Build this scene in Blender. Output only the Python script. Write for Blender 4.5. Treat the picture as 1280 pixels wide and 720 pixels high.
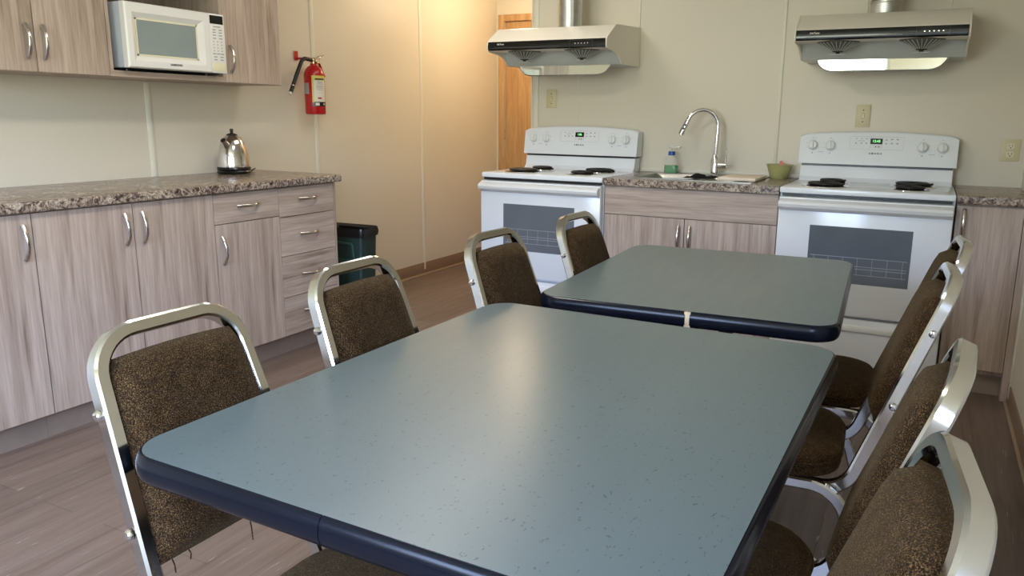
import bpy, bmesh, math, random
from mathutils import Vector, Matrix

for _o in list(bpy.data.objects):
    bpy.data.objects.remove(_o, do_unlink=True)
SC = bpy.context.scene
COL = SC.collection
PI = math.pi


def lin(c):
    c = c / 255.0
    return c / 12.92 if c <= 0.04045 else ((c + 0.055) / 1.055) ** 2.4


def rgb(r, g, b):
    return (lin(r), lin(g), lin(b), 1.0)


# ------------------------------------------------------------------ camera
YAW, PITCH, ROLL, FPX = 0.4648, -0.2030, 0.0119, 951.9
CAM = Vector((0.6352, -4.4522, 1.2315))
fwd = Vector((-math.sin(YAW) * math.cos(PITCH), math.cos(YAW) * math.cos(PITCH), math.sin(PITCH)))
rt = Vector((math.cos(YAW), math.sin(YAW), 0))
up = rt.cross(fwd)
rt2 = math.cos(ROLL) * rt + math.sin(ROLL) * up
up2 = -math.sin(ROLL) * rt + math.cos(ROLL) * up
cd = bpy.data.cameras.new('camera')
cam = bpy.data.objects.new('camera', cd)
COL.objects.link(cam)
Mx = Matrix((rt2, up2, -fwd)).transposed().to_4x4()
Mx.translation = CAM
cam.matrix_world = Mx
cd.sensor_width = 36.0
cd.lens = FPX / 1280.0 * 36.0
cd.shift_x = -38.1 / 1280.0
cd.shift_y = -18.1 / 1280.0
cd.clip_start = 0.02
SC.camera = cam

# ------------------------------------------------------------------ world, light, exposure
SC.view_settings.view_transform = 'Standard'
SC.view_settings.look = 'None'
SC.view_settings.gamma = 1.0
SC.view_settings.use_curve_mapping = False
SC.view_settings.exposure = -0.12
SC.cycles.max_bounces = 8
SC.cycles.diffuse_bounces = 5
SC.cycles.glossy_bounces = 4
SC.cycles.caustics_reflective = False
SC.cycles.caustics_refractive = False
SC.cycles.sample_clamp_indirect = 4.0

world = bpy.data.worlds.new('daylight')
SC.world = world
world.use_nodes = True
wn = world.node_tree
for n in list(wn.nodes):
    wn.nodes.remove(n)
wo = wn.nodes.new('ShaderNodeOutputWorld')
wb = wn.nodes.new('ShaderNodeBackground')
wg = wn.nodes.new('ShaderNodeTexCoord')
ws = wn.nodes.new('ShaderNodeSeparateXYZ')
wr = wn.nodes.new('ShaderNodeValToRGB')
wn.links.new(wg.outputs['Generated'], ws.inputs[0])
wn.links.new(ws.outputs['Z'], wr.inputs[0])
cr_ = wr.color_ramp
cr_.elements[0].position = 0.06
cr_.elements[0].color = (0.42, 0.46, 0.40, 1)            # foliage outside, low
cr_.elements[1].position = 0.17
cr_.elements[1].color = (0.66, 0.88, 1.40, 1)             # open sky above it
e_ = cr_.elements.new(0.115)
e_.color = (0.44, 0.52, 0.56, 1)
wn.links.new(wr.outputs[0], wb.inputs[0])
wb.inputs[1].default_value = 30.0
wn.links.new(wb.outputs[0], wo.inputs[0])

WX0, WX1, WZ0, WZ1, YR = -1.55, 0.10, 0.90, 2.15, -6.2     # daylight window in the wall behind the camera


def area(name, loc, target, sx, sy, power, color, portal=False, spread=PI):
    ld = bpy.data.lights.new(name, 'AREA')
    ld.shape = 'RECTANGLE'
    ld.size = sx
    ld.size_y = sy
    ld.energy = power
    ld.color = color
    ld.spread = spread
    if portal:
        ld.cycles.is_portal = True
    o = bpy.data.objects.new(name, ld)
    COL.objects.link(o)
    o.location = loc
    d = Vector(target) - Vector(loc)
    o.rotation_euler = d.to_track_quat('-Z', 'Y').to_euler()
    return o


area('window_portal', ((WX0 + WX1) / 2, YR + 0.03, (WZ0 + WZ1) / 2), ((WX0 + WX1) / 2, 0, (WZ0 + WZ1) / 2),
     WX1 - WX0, WZ1 - WZ0, 1.0, (1, 1, 1), portal=True)
SY0, SY1 = -6.05, -4.62                                       # second window, in the right wall behind the camera
area('window_portal', (1.0535 - 0.03, (SY0 + SY1) / 2, (WZ0 + WZ1) / 2), (-5, (SY0 + SY1) / 2, (WZ0 + WZ1) / 2),
     SY1 - SY0, WZ1 - WZ0, 1.0, (1, 1, 1), portal=True)
LAMP = (-0.95, -2.65, 2.40)
area('ceiling_lamp_light', (LAMP[0], LAMP[1], 2.325), (LAMP[0], LAMP[1], 0), 0.30, 0.55, 19, (1.0, 0.93, 0.82))
LAMP2 = (-1.50, -1.20, 2.40)
area('ceiling_lamp_light', (LAMP2[0], LAMP2[1], 2.325), (LAMP2[0], LAMP2[1], 0), 0.40, 1.10, 5, (1.0, 0.95, 0.88))
HALL = (-2.16, 0.74, 2.40)
hl = bpy.data.lights.new('hall_lamp_light', 'POINT')
hl.energy = 19
hl.color = (1.0, 0.77, 0.52)
hl.shadow_soft_size = 0.11
hlo = bpy.data.objects.new('hall_lamp_light', hl)
COL.objects.link(hlo)
hlo.location = (HALL[0], HALL[1], 2.14)


# ------------------------------------------------------------------ material helpers
class NT:
    def __init__(s, name):
        s.m = bpy.data.materials.new(name)
        s.m.use_nodes = True
        s.t = s.m.node_tree
        s.b = s.t.nodes['Principled BSDF']
        s.co = None

    def n(s, kind, **kw):
        nd = s.t.nodes.new('ShaderNode' + kind)
        for k, v in kw.items():
            setattr(nd, k, v)
        return nd

    def l(s, a, b):
        s.t.links.new(a, b)

    def coord(s, scale=(1, 1, 1), rot=(0, 0, 0)):
        tc = s.n('TexCoord')
        mp = s.n('Mapping')
        mp.inputs['Scale'].default_value = scale
        mp.inputs['Rotation'].default_value = rot
        s.l(tc.outputs['Object'], mp.inputs['Vector'])
        return mp.outputs['Vector']

    def noise(s, vec, scale, detail=3, rough=0.5, dist=0.0):
        nd = s.n('TexNoise')
        nd.inputs['Scale'].default_value = scale
        nd.inputs['Detail'].default_value = detail
        nd.inputs['Roughness'].default_value = rough
        nd.inputs['Distortion'].default_value = dist
        s.l(vec, nd.inputs['Vector'])
        return nd.outputs['Fac']

    def ramp(s, fac, stops, interp='LINEAR'):
        nd = s.n('ValToRGB')
        cr = nd.color_ramp
        cr.interpolation = interp
        cr.elements[0].position, cr.elements[0].color = stops[0]
        cr.elements[1].position, cr.elements[1].color = stops[-1]
        for p, c in stops[1:-1]:
            e = cr.elements.new(p)
            e.color = c
        s.l(fac, nd.inputs[0])
        return nd.outputs[0]

    def mix(s, fac, a, b, mode='MIX'):
        nd = s.n('MixRGB', blend_type=mode)
        for i, v in ((0, fac), (1, a), (2, b)):
            if hasattr(v, 'links'):
                s.l(v, nd.inputs[i])
            else:
                nd.inputs[i].default_value = v
        return nd.outputs[0]

    def bump(s, h, strength=0.2, dist=0.01):
        nd = s.n('Bump')
        nd.inputs['Strength'].default_value = strength
        nd.inputs['Distance'].default_value = dist
        s.l(h, nd.inputs['Height'])
        s.l(nd.outputs[0], s.b.inputs['Normal'])

    def base(s, v):
        if hasattr(v, 'links'):
            s.l(v, s.b.inputs['Base Color'])
        else:
            s.b.inputs['Base Color'].default_value = v

    def set(s, rough=0.5, metal=0.0, **kw):
        if hasattr(rough, 'links'):
            s.l(rough, s.b.inputs['Roughness'])
        else:
            s.b.inputs['Roughness'].default_value = rough
        s.b.inputs['Metallic'].default_value = metal
        for k, v in kw.items():
            s.b.inputs[k.replace('_', ' ')].default_value = v
        return s.m


def simple(name, col, rough=0.5, metal=0.0, var=0.03, scale=6, **kw):
    t = NT(name)
    v = t.coord()
    f = t.noise(v, scale, 3)
    a = tuple(c * (1 - var) for c in col[:3]) + (1,)
    b = tuple(min(1, c * (1 + var)) for c in col[:3]) + (1,)
    t.base(t.ramp(f, [(0.3, a), (0.7, b)]))
    return t.set(rough, metal, **kw)


def laminate(name, horiz=False):
    t = NT(name)
    sc = (0.05, 0.05, 1.0) if horiz else (1, 1, 0.045)
    v = t.coord(sc)
    n1 = t.noise(v, 32, 4, 0.6, 0.35)
    n2 = t.noise(v, 120, 2, 0.6)
    n3 = t.noise(v, 7, 2, 0.5, 0.3)
    c1 = t.ramp(n1, [(0.28, rgb(142, 124, 109)), (0.40, rgb(178, 159, 144)), (0.55, rgb(192, 174, 160)), (0.8, rgb(201, 185, 172))])
    c2 = t.ramp(n2, [(0.3, rgb(205, 200, 196)), (0.65, rgb(255, 255, 255))])
    c3 = t.ramp(n3, [(0.35, rgb(226, 222, 218)), (0.6, rgb(255, 255, 255))])
    c = t.mix(0.55, c1, c2, 'MULTIPLY')
    t.base(t.mix(0.7, c, c3, 'MULTIPLY'))
    t.bump(n2, 0.05, 0.002)
    return t.set(0.45)


def countertop_mat():
    t = NT('marbled_laminate')
    v = t.coord()
    w = t.noise(v, 9, 4, 0.6, 1.2)
    n1 = t.noise(v, 30, 6, 0.65, 2.2)
    n2 = t.noise(v, 95, 4, 0.7, 1.0)
    c1 = t.ramp(n1, [(0.36, rgb(62, 52, 50)), (0.45, rgb(120, 104, 98)), (0.52, rgb(176, 162, 146)), (0.60, rgb(208, 198, 182)), (0.72, rgb(140, 120, 108))])
    c2 = t.ramp(n2, [(0.38, rgb(96, 84, 80)), (0.55, rgb(255, 255, 255))])
    c = t.mix(0.6, c1, c2, 'MULTIPLY')
    c3 = t.ramp(w, [(0.4, rgb(215, 205, 200)), (0.6, rgb(255, 252, 246))])
    t.base(t.mix(1.0, c, c3, 'MULTIPLY'))
    return t.set(0.24)


def floor_mat():
    t = NT('vinyl_plank')
    v = t.coord((1, 1, 1), (0, 0, PI / 2))
    br = t.n('TexBrick')
    br.offset = 0.37
    br.inputs['Scale'].default_value = 1.0
    br.inputs['Brick Width'].default_value = 1.2
    br.inputs['Row Height'].default_value = 0.15
    br.inputs['Mortar Size'].default_value = 0.0012
    br.inputs['Mortar Smooth'].default_value = 0.3
    br.inputs['Color1'].default_value = rgb(134, 117, 107)
    br.inputs['Color2'].default_value = rgb(120, 104, 94)
    br.inputs['Mortar'].default_value = rgb(96, 82, 72)
    t.l(v, br.inputs['Vector'])
    v2 = t.coord((1.0, 0.07, 1))
    n1 = t.noise(v2, 28, 5, 0.65, 0.5)
    n2 = t.noise(v2, 90, 3, 0.6, 0.8)
    c1 = t.ramp(n1, [(0.3, rgb(196, 184, 176)), (0.5, rgb(232, 228, 224)), (0.7, rgb(255, 255, 255))])
    c = t.mix(0.85, br.outputs['Color'], c1, 'MULTIPLY')
    sp = t.ramp(n2, [(0.66, (0, 0, 0, 1)), (0.74, (1, 1, 1, 1))])
    t.base(t.mix(sp, c, rgb(182, 166, 154)))
    t.bump(n2, 0.08, 0.002)
    return t.set(0.42)


def fabric_mat():
    t = NT('brown_tweed')
    v = t.coord()
    n1 = t.noise(v, 560, 2, 0.6)
    n2 = t.noise(v, 900, 2, 0.6)
    n3 = t.noise(v, 40, 3, 0.6)
    c1 = t.ramp(n1, [(0.37, rgb(32, 21, 13)), (0.51, rgb(60, 44, 29)), (0.69, rgb(134, 108, 72))])
    c2 = t.ramp(n2, [(0.35, rgb(120, 108, 96)), (0.6, rgb(255, 248, 232))])
    c = t.mix(0.8, c1, c2, 'MULTIPLY')
    c3 = t.ramp(n3, [(0.35, rgb(216, 208, 196)), (0.65, rgb(255, 255, 255))])
    t.base(t.mix(1.0, c, c3, 'MULTIPLY'))
    t.bump(n1, 0.5, 0.003)
    m = t.set(0.95)
    t.b.inputs['Specular IOR Level'].default_value = 0.1
    t.b.inputs['Sheen Weight'].default_value = 0.12
    t.b.inputs['Sheen Roughness'].default_value = 0.5
    t.b.inputs['Sheen Tint'].default_value = rgb(210, 185, 140)
    return m


def tabletop_mat():
    t = NT('teal_speckled_laminate')
    v = t.coord((1, 0.55, 1))
    n1 = t.noise(v, 190, 2, 0.5)
    n2 = t.noise(v, 3, 2, 0.5)
    n3 = t.noise(v, 75, 1, 0.5)
    v3 = t.coord((1, 0.18, 1))
    n4 = t.noise(v3, 30, 2, 0.5)
    c0 = t.ramp(n2, [(0.3, rgb(90, 102, 103)), (0.7, rgb(96, 108, 108))])
    s1 = t.ramp(n1, [(0.67, (0, 0, 0, 1)), (0.71, (1, 1, 1, 1))])
    c = t.mix(s1, c0, rgb(64, 76, 76))
    t.base(c)
    r = t.ramp(n4, [(0.3, (0.275, 0.275, 0.275, 1)), (0.7, (0.305, 0.305, 0.305, 1))])
    t.bump(n4, 0.004, 0.002)
    return t.set(r)


def wood_door_mat():
    t = NT('oak_door')
    v = t.coord((1, 1, 0.08))
    n1 = t.noise(v, 22, 5, 0.6, 1.5)
    t.base(t.ramp(n1, [(0.3, rgb(172, 130, 86)), (0.6, rgb(198, 158, 110)), (0.8, rgb(206, 170, 124))]))
    return t.set(0.4)


def glass_mat(name, col=(1, 1, 1, 1), rough=0.0, alpha=0.25):
    t = NT(name)
    v = t.coord()
    f = t.noise(v, 4)
    t.base(t.ramp(f, [(0.3, col), (0.7, tuple(min(1, c * 1.03) for c in col[:3]) + (1,))]))
    m = t.set(0.04)
    t.b.inputs['Alpha'].default_value = alpha
    return m


def emit_mat(name, col, strength):
    t = NT(name)
    v = t.coord()
    f = t.noise(v, 5)
    t.base(col)
    m = t.set(0.4)
    t.l(t.ramp(f, [(0.0, tuple(c * 0.97 for c in col[:3]) + (1,)), (1.0, col)]), t.b.inputs['Emission Color'])
    t.b.inputs['Emission Strength'].default_value = strength
    return m


M = dict(
    lam_v=laminate('wood_laminate_vertical'), lam_h=laminate('wood_laminate_horizontal', True),
    counter=countertop_mat(), floor=floor_mat(), fabric=fabric_mat(), top=tabletop_mat(), door=wood_door_mat(),
    wall=simple('cream_wall_panel', rgb(216, 208, 190), 0.42, var=0.012, scale=2),
    batten=simple('cream_batten', rgb(222, 218, 202), 0.4, var=0.01),
    ceil=simple('ceiling_white', rgb(228, 226, 218), 0.8, var=0.01),
    vinyl=simple('brown_vinyl_base', rgb(140, 118, 98), 0.5),
    vinyl_hi=simple('brown_quarter_round', rgb(176, 154, 130), 0.45),
    toe=simple('toe_kick_laminate', rgb(146, 128, 112), 0.45, var=0.08, scale=12),
    chrome=simple('chrome', (0.62, 0.62, 0.62, 1), 0.11, 1.0, var=0.05, scale=14),
    chrome2=simple('polished_chrome', (0.82, 0.82, 0.82, 1), 0.08, 1.0),
    nickel=simple('brushed_nickel', (0.62, 0.58, 0.54, 1), 0.22, 1.0),
    steel=simple('stainless_steel', (0.36, 0.35, 0.32, 1), 0.33, 1.0, var=0.06),
    duct=simple('galvanised_duct', (0.55, 0.56, 0.54, 1), 0.34, 1.0, var=0.12, scale=20),
    edge=simple('navy_black_vinyl_edge', rgb(14, 17, 25), 0.22, var=0.1, Specular_IOR_Level=0.2),
    range=simple('white_enamel', rgb(226, 230, 234), 0.16, var=0.006),
    range_s=simple('white_plastic', rgb(222, 224, 224), 0.35, var=0.006),
    grey=simple('pale_grey_print', rgb(150, 152, 152), 0.5),
    ovenglass=simple('grey_oven_glass', rgb(100, 106, 112), 0.08, var=0.04, scale=10),
    rack=simple('rack_wire', rgb(168, 172, 174), 0.35, 0.3),
    black=simple('black_plastic', rgb(14, 14, 16), 0.3),
    blackg=simple('gloss_black', rgb(8, 8, 9), 0.12),
    blackm=simple('matte_black', rgb(18, 18, 19), 0.75),
    coil=simple('burner_coil', rgb(36, 33, 32), 0.5, 0.4),
    hood=simple('hood_enamel', rgb(232, 226, 212), 0.3, var=0.01),
    hood_in=simple('hood_underside', rgb(190, 194, 190), 0.3, var=0.02),
    grille=simple('grille_grey', rgb(88, 86, 78), 0.4, 0.3),
    visor=simple('polished_panel', (0.52, 0.51, 0.46, 1), 0.03, 1.0),
    mw=simple('microwave_white', rgb(226, 224, 220), 0.35, var=0.006),
    mw_side=simple('microwave_side', rgb(176, 182, 190), 0.4, var=0.01),
    cream=simple('aged_cream_plastic', rgb(224, 218, 186), 0.4),
    mwglass=simple('microwave_window', rgb(138, 148, 148), 0.10, var=0.03),
    red=simple('red_paint', rgb(172, 22, 24), 0.22),
    label=simple('white_label', rgb(214, 210, 196), 0.5),
    yellow=simple('yellow_label', rgb(206, 194, 92), 0.5),
    brass=simple('brass', (0.72, 0.55, 0.30, 1), 0.25, 1.0),
    rubber=simple('black_rubber', rgb(16, 16, 18), 0.5),
    kettle=simple('kettle_steel', (0.72, 0.70, 0.68, 1), 0.10, 1.0),
    bin=simple('green_bin_plastic', rgb(26, 46, 40), 0.5),
    bin_hi=simple('green_bin_rib', rgb(38, 66, 58), 0.5),
    bag=simple('black_bin_bag', rgb(16, 16, 16), 0.28, var=0.3, scale=60),
    ivory=simple('ivory_plate', rgb(206, 196, 160), 0.4),
    ivory_l=simple('ivory_receptacle', rgb(226, 218, 190), 0.4),
    dark=simple('dark_slot', rgb(40, 36, 30), 0.6),
    soap=simple('green_soap', rgb(6, 140, 58), 0.15),
    bottle=glass_mat('clear_plastic', rgb(222, 226, 216), alpha=0.22),
    blue=simple('blue_cap', rgb(24, 84, 156), 0.35),
    pump=glass_mat('translucent_pump', rgb(224, 222, 210), alpha=0.7),
    bowl=glass_mat('translucent_green_bowl', rgb(182, 180, 122), alpha=0.74),
    navy=simple('navy_scrubber', rgb(24, 52, 78), 0.7),
    lime=simple('green_scourer', rgb(108, 138, 40), 0.8),
    pink=simple('pink_scoop', rgb(216, 118, 104), 0.5),
    maple=simple('maple_board', rgb(240, 222, 200), 0.5, var=0.05, scale=30),
    substrate=simple('chipboard_edge', rgb(214, 190, 152), 0.7, var=0.08, scale=80),
    ledgreen=emit_mat('green_display_digits', (0.25, 0.9, 0.30, 1), 1.1),
    glow=emit_mat('lamp_diffuser', (1.0, 0.93, 0.80, 1), 6.0),
    glow2=emit_mat('long_lamp_diffuser', (1.0, 0.96, 0.90, 1), 2.6),
    glowhall=emit_mat('hall_lamp_glass', (1.0, 0.78, 0.50, 1), 14.0),
    pane=glass_mat('window_glass', rgb(235, 240, 240), alpha=0.06),
    wframe=simple('window_vinyl', rgb(228, 228, 224), 0.4),
)


# ------------------------------------------------------------------ geometry helpers
def fillet(pts, rad, n=8):
    out = [Vector(pts[0])]
    for i in range(1, len(pts) - 1):
        a, b, c = Vector(pts[i - 1]), Vector(pts[i]), Vector(pts[i + 1])
        r = rad[i - 1] if isinstance(rad, (list, tuple)) else rad
        if r <= 0:
            out.append(b)
            continue
        u, w = (a - b).normalized(), (c - b).normalized()
        ang = u.angle(w)
        d = min(r / math.tan(ang / 2), (a - b).length * 0.499, (c - b).length * 0.499)
        p0, p1 = b + u * d, b + w * d
        rr = d * math.tan(ang / 2)
        cen = b + (u + w).normalized() * (rr / math.sin(ang / 2))
        v0, v1 = p0 - cen, p1 - cen
        tot = v0.angle(v1)
        ax = v0.cross(v1).normalized()
        for k in range(n + 1):
            out.append(cen + Matrix.Rotation(tot * k / n, 3, ax) @ v0)
    out.append(Vector(pts[-1]))
    return out


def sect_rect(w, d, b=0.003):
    w, d = w / 2, d / 2
    return [(w - b, -d), (w, -d + b), (w, d - b), (w - b, d), (-w + b, d), (-w, d - b), (-w, -d + b), (-w + b, -d)]


def sect_round(r, n=12):
    return [(r * math.cos(2 * PI * k / n), r * math.sin(2 * PI * k / n)) for k in range(n)]


class MB:
    def __init__(s):
        s.bm = bmesh.new()
        s.mats = []
        s.mi = 0

    def use(s, m):
        if m not in s.mats:
            s.mats.append(m)
        s.mi = s.mats.index(m)
        return s

    def _f(s, vs):
        try:
            f = s.bm.faces.new(vs)
            f.material_index = s.mi
            f.smooth = True
            return f
        except ValueError:
            return None

    def box(s, x0, x1, y0, y1, z0, z1, bev=0.0, seg=2, M4=None):
        vs = [s.bm.verts.new(p) for p in ((x0, y0, z0), (x1, y0, z0), (x1, y1, z0), (x0, y1, z0),
                                          (x0, y0, z1), (x1, y0, z1), (x1, y1, z1), (x0, y1, z1))]
        fs = [s._f([vs[i] for i in q]) for q in ((0, 3, 2, 1), (4, 5, 6, 7), (0, 1, 5, 4), (1, 2, 6, 5), (2, 3, 7, 6), (3, 0, 4, 7))]
        if bev > 0:
            es = list({e for f in fs for e in f.edges})
            r = bmesh.ops.bevel(s.bm, geom=es, offset=bev, segments=seg, affect='EDGES', profile=0.5)
            for f in r['faces']:
                f.material_index = s.mi
                f.smooth = True
            vs = list({v for f in r['faces'] for v in f.verts} | {v for v in vs if v.is_valid})
        if M4 is not None:
            for v in vs:
                v.co = M4 @ v.co
        return s

    def sweep(s, path, sect, a0=(0, 1, 0), closed=False, caps=True, scale=None):
        P = [Vector(p) for p in path]
        n = len(P)
        T = []
        for i in range(n):
            if closed:
                d = P[(i + 1) % n] - P[i - 1]
            else:
                d = P[min(i + 1, n - 1)] - P[max(i - 1, 0)]
            T.append(d.normalized())
        a = Vector(a0)
        a = (a - T[0] * a.dot(T[0])).normalized()
        rings = []
        for i in range(n):
            if i:
                q = T[i - 1].rotation_difference(T[i])
                a = q @ a
                a = (a - T[i] * a.dot(T[i])).normalized()
            b = T[i].cross(a)
            k = scale[i] if scale else 1.0
            kx, ky = k if isinstance(k, tuple) else (k, k)
            rings.append([s.bm.verts.new(P[i] + a * (u * kx) + b * (v * ky)) for u, v in sect])
        m = len(sect)
        for i in range(n if closed else n - 1):
            r0, r1 = rings[i], rings[(i + 1) % n]
            for j in range(m):
                s._f([r0[j], r0[(j + 1) % m], r1[(j + 1) % m], r1[j]])
        if caps and not closed:
            s._f(rings[0][::-1])
            s._f(rings[-1])
        return s

    def tube(s, path, r, n=12, **kw):
        return s.sweep(path, sect_round(r, n), **kw)

    def lathe(s, prof, n=28, M4=None, a0=0.0, a1=2 * PI, capped=True):
        """prof = [(r, z)...] revolved about z."""
        full = abs(a1 - a0 - 2 * PI) < 1e-6
        cnt = n if full else n + 1
        M4 = M4 or Matrix.Identity(4)
        rings = []
        for r, z in prof:
            if r < 1e-6:
                rings.append([s.bm.verts.new(M4 @ Vector((0, 0, z)))])
            else:
                rings.append([s.bm.verts.new(M4 @ Vector((r * math.cos(a0 + (a1 - a0) * k / n), r * math.sin(a0 + (a1 - a0) * k / n), z))) for k in range(cnt)])
        for i in range(len(rings) - 1):
            A, B = rings[i], rings[i + 1]
            for k in range(n):
                k2 = (k + 1) % cnt if full else k + 1
                if len(A) == 1 and len(B) == 1:
                    continue
                if len(A) == 1:
                    s._f([A[0], B[k2], B[k]])
                elif len(B) == 1:
                    s._f([A[k], A[k2], B[0]])
                else:
                    s._f([A[k], A[k2], B[k2], B[k]])
        if capped and full:
            if len(rings[0]) > 1:
                s._f(rings[0][::-1])
            if len(rings[-1]) > 1:
                s._f(rings[-1])
        return s

    def cyl(s, p0, p1, r, n=20, r1=None):
        p0, p1 = Vector(p0), Vector(p1)
        d = p1 - p0
        q = Vector((0, 0, 1)).rotation_difference(d.normalized()).to_matrix().to_4x4()
        q.translation = p0
        return s.lathe([(r, 0), (r1 if r1 is not None else r, d.length)], n, q)

    def prism(s, outline, z0, z1, bev=0.0, seg=2, M4=None):
        """outline: CCW list of (x, y)."""
        lo = [s.bm.verts.new((x, y, z0)) for x, y in outline]
        hi = [s.bm.verts.new((x, y, z1)) for x, y in outline]
        n = len(outline)
        fb, ft = s._f(lo[::-1]), s._f(hi)
        for i in range(n):
            s._f([lo[i], lo[(i + 1) % n], hi[(i + 1) % n], hi[i]])
        allv = lo + hi
        if bev > 0:
            es = list(ft.edges) + list(fb.edges)
            r = bmesh.ops.bevel(s.bm, geom=es, offset=bev, segments=seg, affect='EDGES', profile=0.5)
            for f in r['faces']:
                f.material_index = s.mi
                f.smooth = True
            allv = list({v for f in r['faces'] for v in f.verts} | {v for v in allv if v.is_valid})
        if M4 is not None:
            for v in allv:
                v.co = M4 @ v.co
        return s

    def build(s, name, mat=None, parent=None, angle=35, loc=None):
        if mat is not None:
            if not s.mats:
                s.mats = [mat]
        bmesh.ops.recalc_face_normals(s.bm, faces=s.bm.faces[:])
        me = bpy.data.meshes.new(name)
        s.bm.to_mesh(me)
        s.bm.free()
        for m in s.mats:
            me.materials.append(m)
        me.set_sharp_from_angle(angle=math.radians(angle))
        o = bpy.data.objects.new(name, me)
        COL.objects.link(o)
        if parent is not None:
            o.parent = parent
        if loc is not None:
            o.location = loc
        return o


def rrect(x0, x1, y0, y1, r, n=8):
    rs = r if isinstance(r, (list, tuple)) else [r] * 4
    cs = [(x0 + rs[0], y0 + rs[0], PI, rs[0]), (x1 - rs[1], y0 + rs[1], 1.5 * PI, rs[1]), (x1 - rs[2], y1 - rs[2], 0, rs[2]), (x0 + rs[3], y1 - rs[3], 0.5 * PI, rs[3])]
    out = []
    for cx, cy, a, r_ in cs:
        for k in range(n + 1):
            t = a + 0.5 * PI * k / n
            out.append((cx + r_ * math.cos(t), cy + r_ * math.sin(t)))
    return out


def empty(name, loc=(0, 0, 0), rz=0.0, label=None, cat=None, group=None):
    o = bpy.data.objects.new(name, None)
    o.empty_display_size = 0.1
    COL.objects.link(o)
    o.location = loc
    o.rotation_euler = (0, 0, rz)
    tag(o, label, cat, group)
    return o


def tag(o, label=None, cat=None, group=None, kind=None):
    if label:
        o['label'] = label
    if cat:
        o['category'] = cat
    if group:
        o['group'] = group
    if kind:
        o['kind'] = kind
    return o


def struct(o):
    o['kind'] = 'structure'
    return o


def copy_tree(o, parent=None):
    c = o.copy()
    COL.objects.link(c)
    c.parent = parent
    for ch in list(o.children):
        copy_tree(ch, c)
    return c


def text_mesh(body, size, mat, name, parent, M4, depth=0.0004, bold=0.0, shear=0.0, spacing=1.0):
    cu = bpy.data.curves.new('tmp', 'FONT')
    cu.body = body
    cu.size = size
    cu.extrude = depth
    cu.offset = bold
    cu.shear = shear
    cu.space_character = spacing
    cu.align_x = 'CENTER'
    cu.align_y = 'CENTER'
    t = bpy.data.objects.new('tmp', cu)
    COL.objects.link(t)
    dg = bpy.context.evaluated_depsgraph_get()
    me = bpy.data.meshes.new_from_object(t.evaluated_get(dg))
    bpy.data.objects.remove(t, do_unlink=True)
    me.transform(M4)
    me.materials.clear()
    me.materials.append(mat)
    o = bpy.data.objects.new(name, me)
    COL.objects.link(o)
    o.parent = parent
    return o


def face_front(x, y, z):
    """text lying in XZ, facing -Y"""
    return Matrix.Translation((x, y, z)) @ Matrix.Rotation(PI / 2, 4, 'X')


def face_left(x, y, z):
    """text on a surface facing +X (left wall things), reading along +Y"""
    return Matrix.Translation((x, y, z)) @ Matrix.Rotation(PI / 2, 4, 'Z') @ Matrix.Rotation(PI / 2, 4, 'X')


# ------------------------------------------------------------------ room shell
XL, XR, YH, HC = -2.834, 1.0535, 1.524, 2.40
XP = -1.685
WT = 0.12
struct(MB().box(XL - WT, XR + WT, YR - WT, YH + WT, -0.06, 0.0).build('floor', M['floor']))
struct(MB().box(XL - WT, XR + WT, YR - WT, YH + WT, HC, HC + 0.06).build('ceiling', M['ceil']))
struct(MB().box(XL - WT, XL, YR - WT, YH + WT, 0, HC).build('wall_left', M['wall']))
b = MB()
b.box(XR, XR + WT, YR - WT, SY0, 0, HC)
b.box(XR, XR + WT, SY1, 0, 0, HC)
b.box(XR, XR + WT, SY0, SY1, 0, WZ0)
b.box(XR, XR + WT, SY0, SY1, WZ1, HC)
struct(b.build('wall_right', M['wall']))
b = MB()
for y0, y1, z0, z1 in ((SY0, SY1, WZ0, WZ0 + 0.05), (SY0, SY1, WZ1 - 0.05, WZ1), (SY0, SY0 + 0.05, WZ0 + 0.05, WZ1 - 0.05), (SY1 - 0.05, SY1, WZ0 + 0.05, WZ1 - 0.05)):
    b.box(XR + 0.02, XR + 0.09, y0, y1, z0, z1)
w2 = struct(b.build('window_2', M['wframe']))
MB().box(XR + 0.055, XR + 0.060, SY0 + 0.05, SY1 - 0.05, WZ0 + 0.05, WZ1 - 0.05).build('pane', M['pane'], w2)
struct(MB().box(XP, XR + WT, 0.0, WT, 0, HC).build('wall_back', M['wall']))
struct(MB().box(XP, XP + WT, WT, YH, 0, HC).build('wall_hall_side', M['wall']))
# hall end wall with a door opening
DX0, DX1, DZ = -2.755, -1.95, 2.031
b = MB()
b.box(XL, DX0, YH, YH + WT, 0, HC)
b.box(DX0, DX1, YH, YH + WT, DZ, HC)
b.box(DX1, XP + WT, YH, YH + WT, 0, HC)
struct(b.build('wall_hall_end', M['wall']))
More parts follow.
